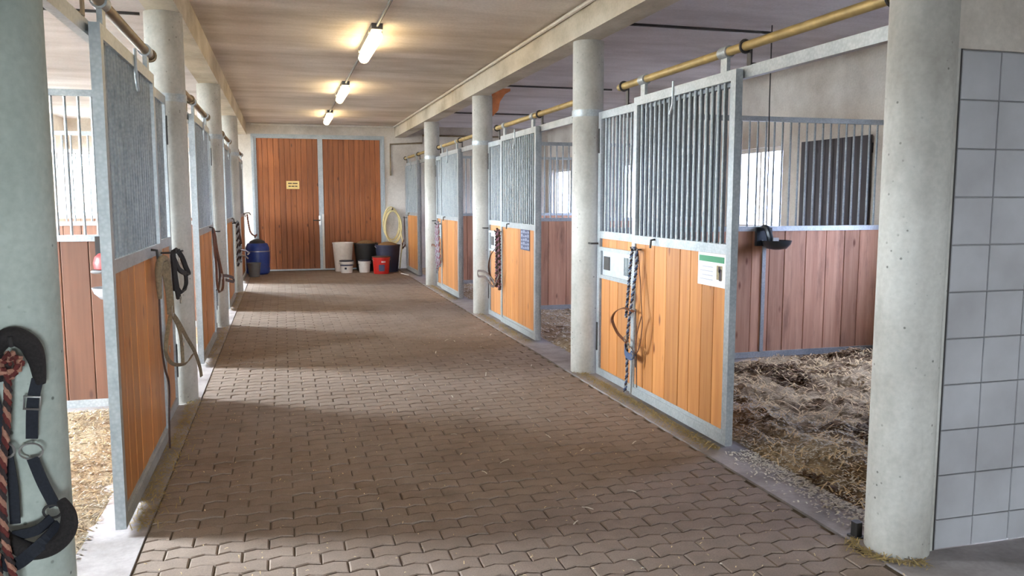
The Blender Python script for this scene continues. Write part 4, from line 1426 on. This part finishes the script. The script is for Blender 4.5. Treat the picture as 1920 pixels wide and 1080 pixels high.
# khaki halter and black halter on the sliding door beside the pale column
e, p = hung('khaki_halter', 'L', 5.2, 0.30, 'khaki leather halter drooping from the stall door', 'halter')
pad(e, 'poll_pad', [p(4.86, .95, .03), p(4.85, 1.07, .03), p(4.88, 1.15, .035), p(4.98, 1.165, .045), p(5.07, 1.12, .05), p(5.09, .97, .05)], 0.02, M_KHAKI)
strap(e, 'crown_strap', [p(4.98, 1.15, .04), p(5.02, 1.055, .05), p(5.06, .957, .055), p(5.09, .835, .055)], 0.045, 0.006, M_KHAKI, (0.7, 0.6, 0))
LEGS = (('cheek_strap', [(5.09, .835, .055), (5.0, .75, .045), (4.94, .68, .04), (4.94, .615, .04), (5.06, .546, .05), (5.25, .498, .07), (5.45, .471, .09), (5.62, .493, .11)]),
        ('cheek_strap', [(5.12, .83, .06), (5.26, .755, .075), (5.44, .637, .095), (5.64, .504, .12), (5.81, .37, .13), (5.86, .293, .133)]),
        ('nose_strap', [(5.15, .814, .06), (5.25, .725, .075), (5.315, .615, .08), (5.33, .489, .08)]))
for nm, q in LEGS:
    strap(e, nm, [p(*c) for c in q], 0.022, 0.006, M_KHAKI, (0.5, 0.5, 0.5))
strap(e, 'tie_strap', [p(4.91, .976, .02), p(4.91, .7, .02), p(4.96, .54, .025), p(5.07, .41, .03), p(5.0, .21, .03), p(4.98, .06, .03)], 0.012, 0.005, M_DLEATHER, (0.5, 1, 0))
ring(e, p(5.09, .85, .065), 0.03)
ring(e, p(5.0, .64, .05), 0.02)
ring(e, p(5.315, .625, .09), 0.022)
e, p = hung('black_halter', 'L', 5.4, 0.86, 'black webbing halter hung beside the khaki halter', 'halter')
strap(e, 'crown_strap', [p(5.27, .95, .065), p(5.24, 1.09, .065), p(5.22, 1.17, .065), p(5.28, 1.195, .07), p(5.39, 1.17, .08), p(5.46, 1.13, .09), p(5.51, 1.076, .1), p(5.55, 1.03, .11), p(5.50, 1.02, .1)], 0.026, 0.018, M_BLACKF, (0.6, 0.5, 0.4))
strap(e, 'cheek_strap', [p(5.25, 1.13, .06), p(5.29, 1.01, .065), p(5.35, .893, .07)], 0.026, 0.016, M_BLACKF, (0.6, 0.6, 0))
strap(e, 'brow_strap', [p(5.25, 1.146, .065), p(5.36, 1.07, .08), p(5.50, 1.033, .1)], 0.028, 0.014, M_BLACKF, (0.2, 0.2, 1))
strap(e, 'nose_strap', [p(5.50, 1.03, .1), p(5.50, .97, .1), p(5.45, .93, .09), p(5.37, .93, .08), p(5.31, .962, .07)], 0.022, 0.012, M_BLACKF, (0.5, 0.5, 0.4))
ring(e, p(5.356, .885, .08), 0.022)
ring(e, p(5.335, 1.13, .085), 0.014)
# brown leather halter further along
e, p = hung('brown_halter', 'L', 9.0, 0.40, 'brown leather halter with protruding noseband on stall door', 'halter')
strap(e, 'crown_strap', [p(8.745, 1.20, .022), p(8.765, 1.0, .03), p(8.82, .815, .035), p(8.82, .65, .035), p(8.88, .55, .045), p(9.01, .557, .07), p(9.04, .655, .08), p(8.975, .80, .065), p(8.87, .975, .045), p(8.80, 1.14, .035), p(8.75, 1.205, .022)], 0.024, 0.008, M_LEATHER, (0.6, 0.6, 0.3))
strap(e, 'cheek_strap', [p(8.8, .979, .03), p(8.91, .862, .05), p(8.94, .693, .055), p(8.85, .564, .04)], 0.02, 0.008, M_DLEATHER, (0.6, 0.6, 0.3))
strap(e, 'nose_strap', [p(8.96, .708, .06), p(9.16, .688, .11), p(9.37, .645, .16), p(9.38, .62, .16), p(9.36, .604, .16), p(9.16, .643, .10)], 0.03, 0.008, M_DLEATHER, (0, 0.2, 1))
strap(e, 'tie_strap', [p(8.83, .566, .03), p(8.83, .41, .03)], 0.02, 0.008, M_GREYR, (0.6, 0.6, 0))
ring(e, p(8.96, .7, .075), 0.028)
# grey rope with silver clips
e, p = hung('grey_rope', 'L', 12.9, 0.45, 'pale grey rope with shiny clips hung on stall door', 'lead rope')
rope(e, 'rope', [p(12.85, 0.5, .04), p(12.82, 0.9, .05), p(12.84, 1.16, .05), p(12.95, 1.05, .06), p(13.0, 0.8, .07), p(12.98, 0.55, .07)], 0.022, [M_GREYR, M_DARKR], 10, 5)
strap(e, 'strap', [p(12.86, 1.15, .05), p(12.9, 0.95, .07), p(13.0, 0.82, .08)], 0.05, 0.01, M_DLEATHER, (0.6, 0.6, 0))
MB().tube([p(12.98, 0.74, .08), p(13.05, 0.72, .15), p(13.08, 0.68, .2), p(13.05, 0.66, .17)], 0.012, 6).build('clip', M_STEEL, e, True)
MB().tube([p(12.95, 0.66, .08), p(13.0, 0.64, .14), p(13.02, 0.6, .18)], 0.012, 6).build('clip', M_STEEL, e, True)
# pink rope above the barrel
e, p = hung('pink_rope', 'L', 16.75, 0.6, 'pink and maroon rope trailing onto the blue barrel', 'lead rope')
rope(e, 'rope', [p(16.75, 1.2, .04), p(16.8, 1.0, .06), p(16.82, 0.85, .09), p(16.9, 0.78, .16), p(16.98, 0.80, .2), p(16.95, 0.74, .16)], 0.016, [M_REDR, M_CREAMR], 12, 5)
MB().tube([p(16.72, 1.22, -.014), p(16.74, 1.24, .08), p(16.78, 1.2, .1)], 0.012, 6).build('clip', M_STEEL, e, True)
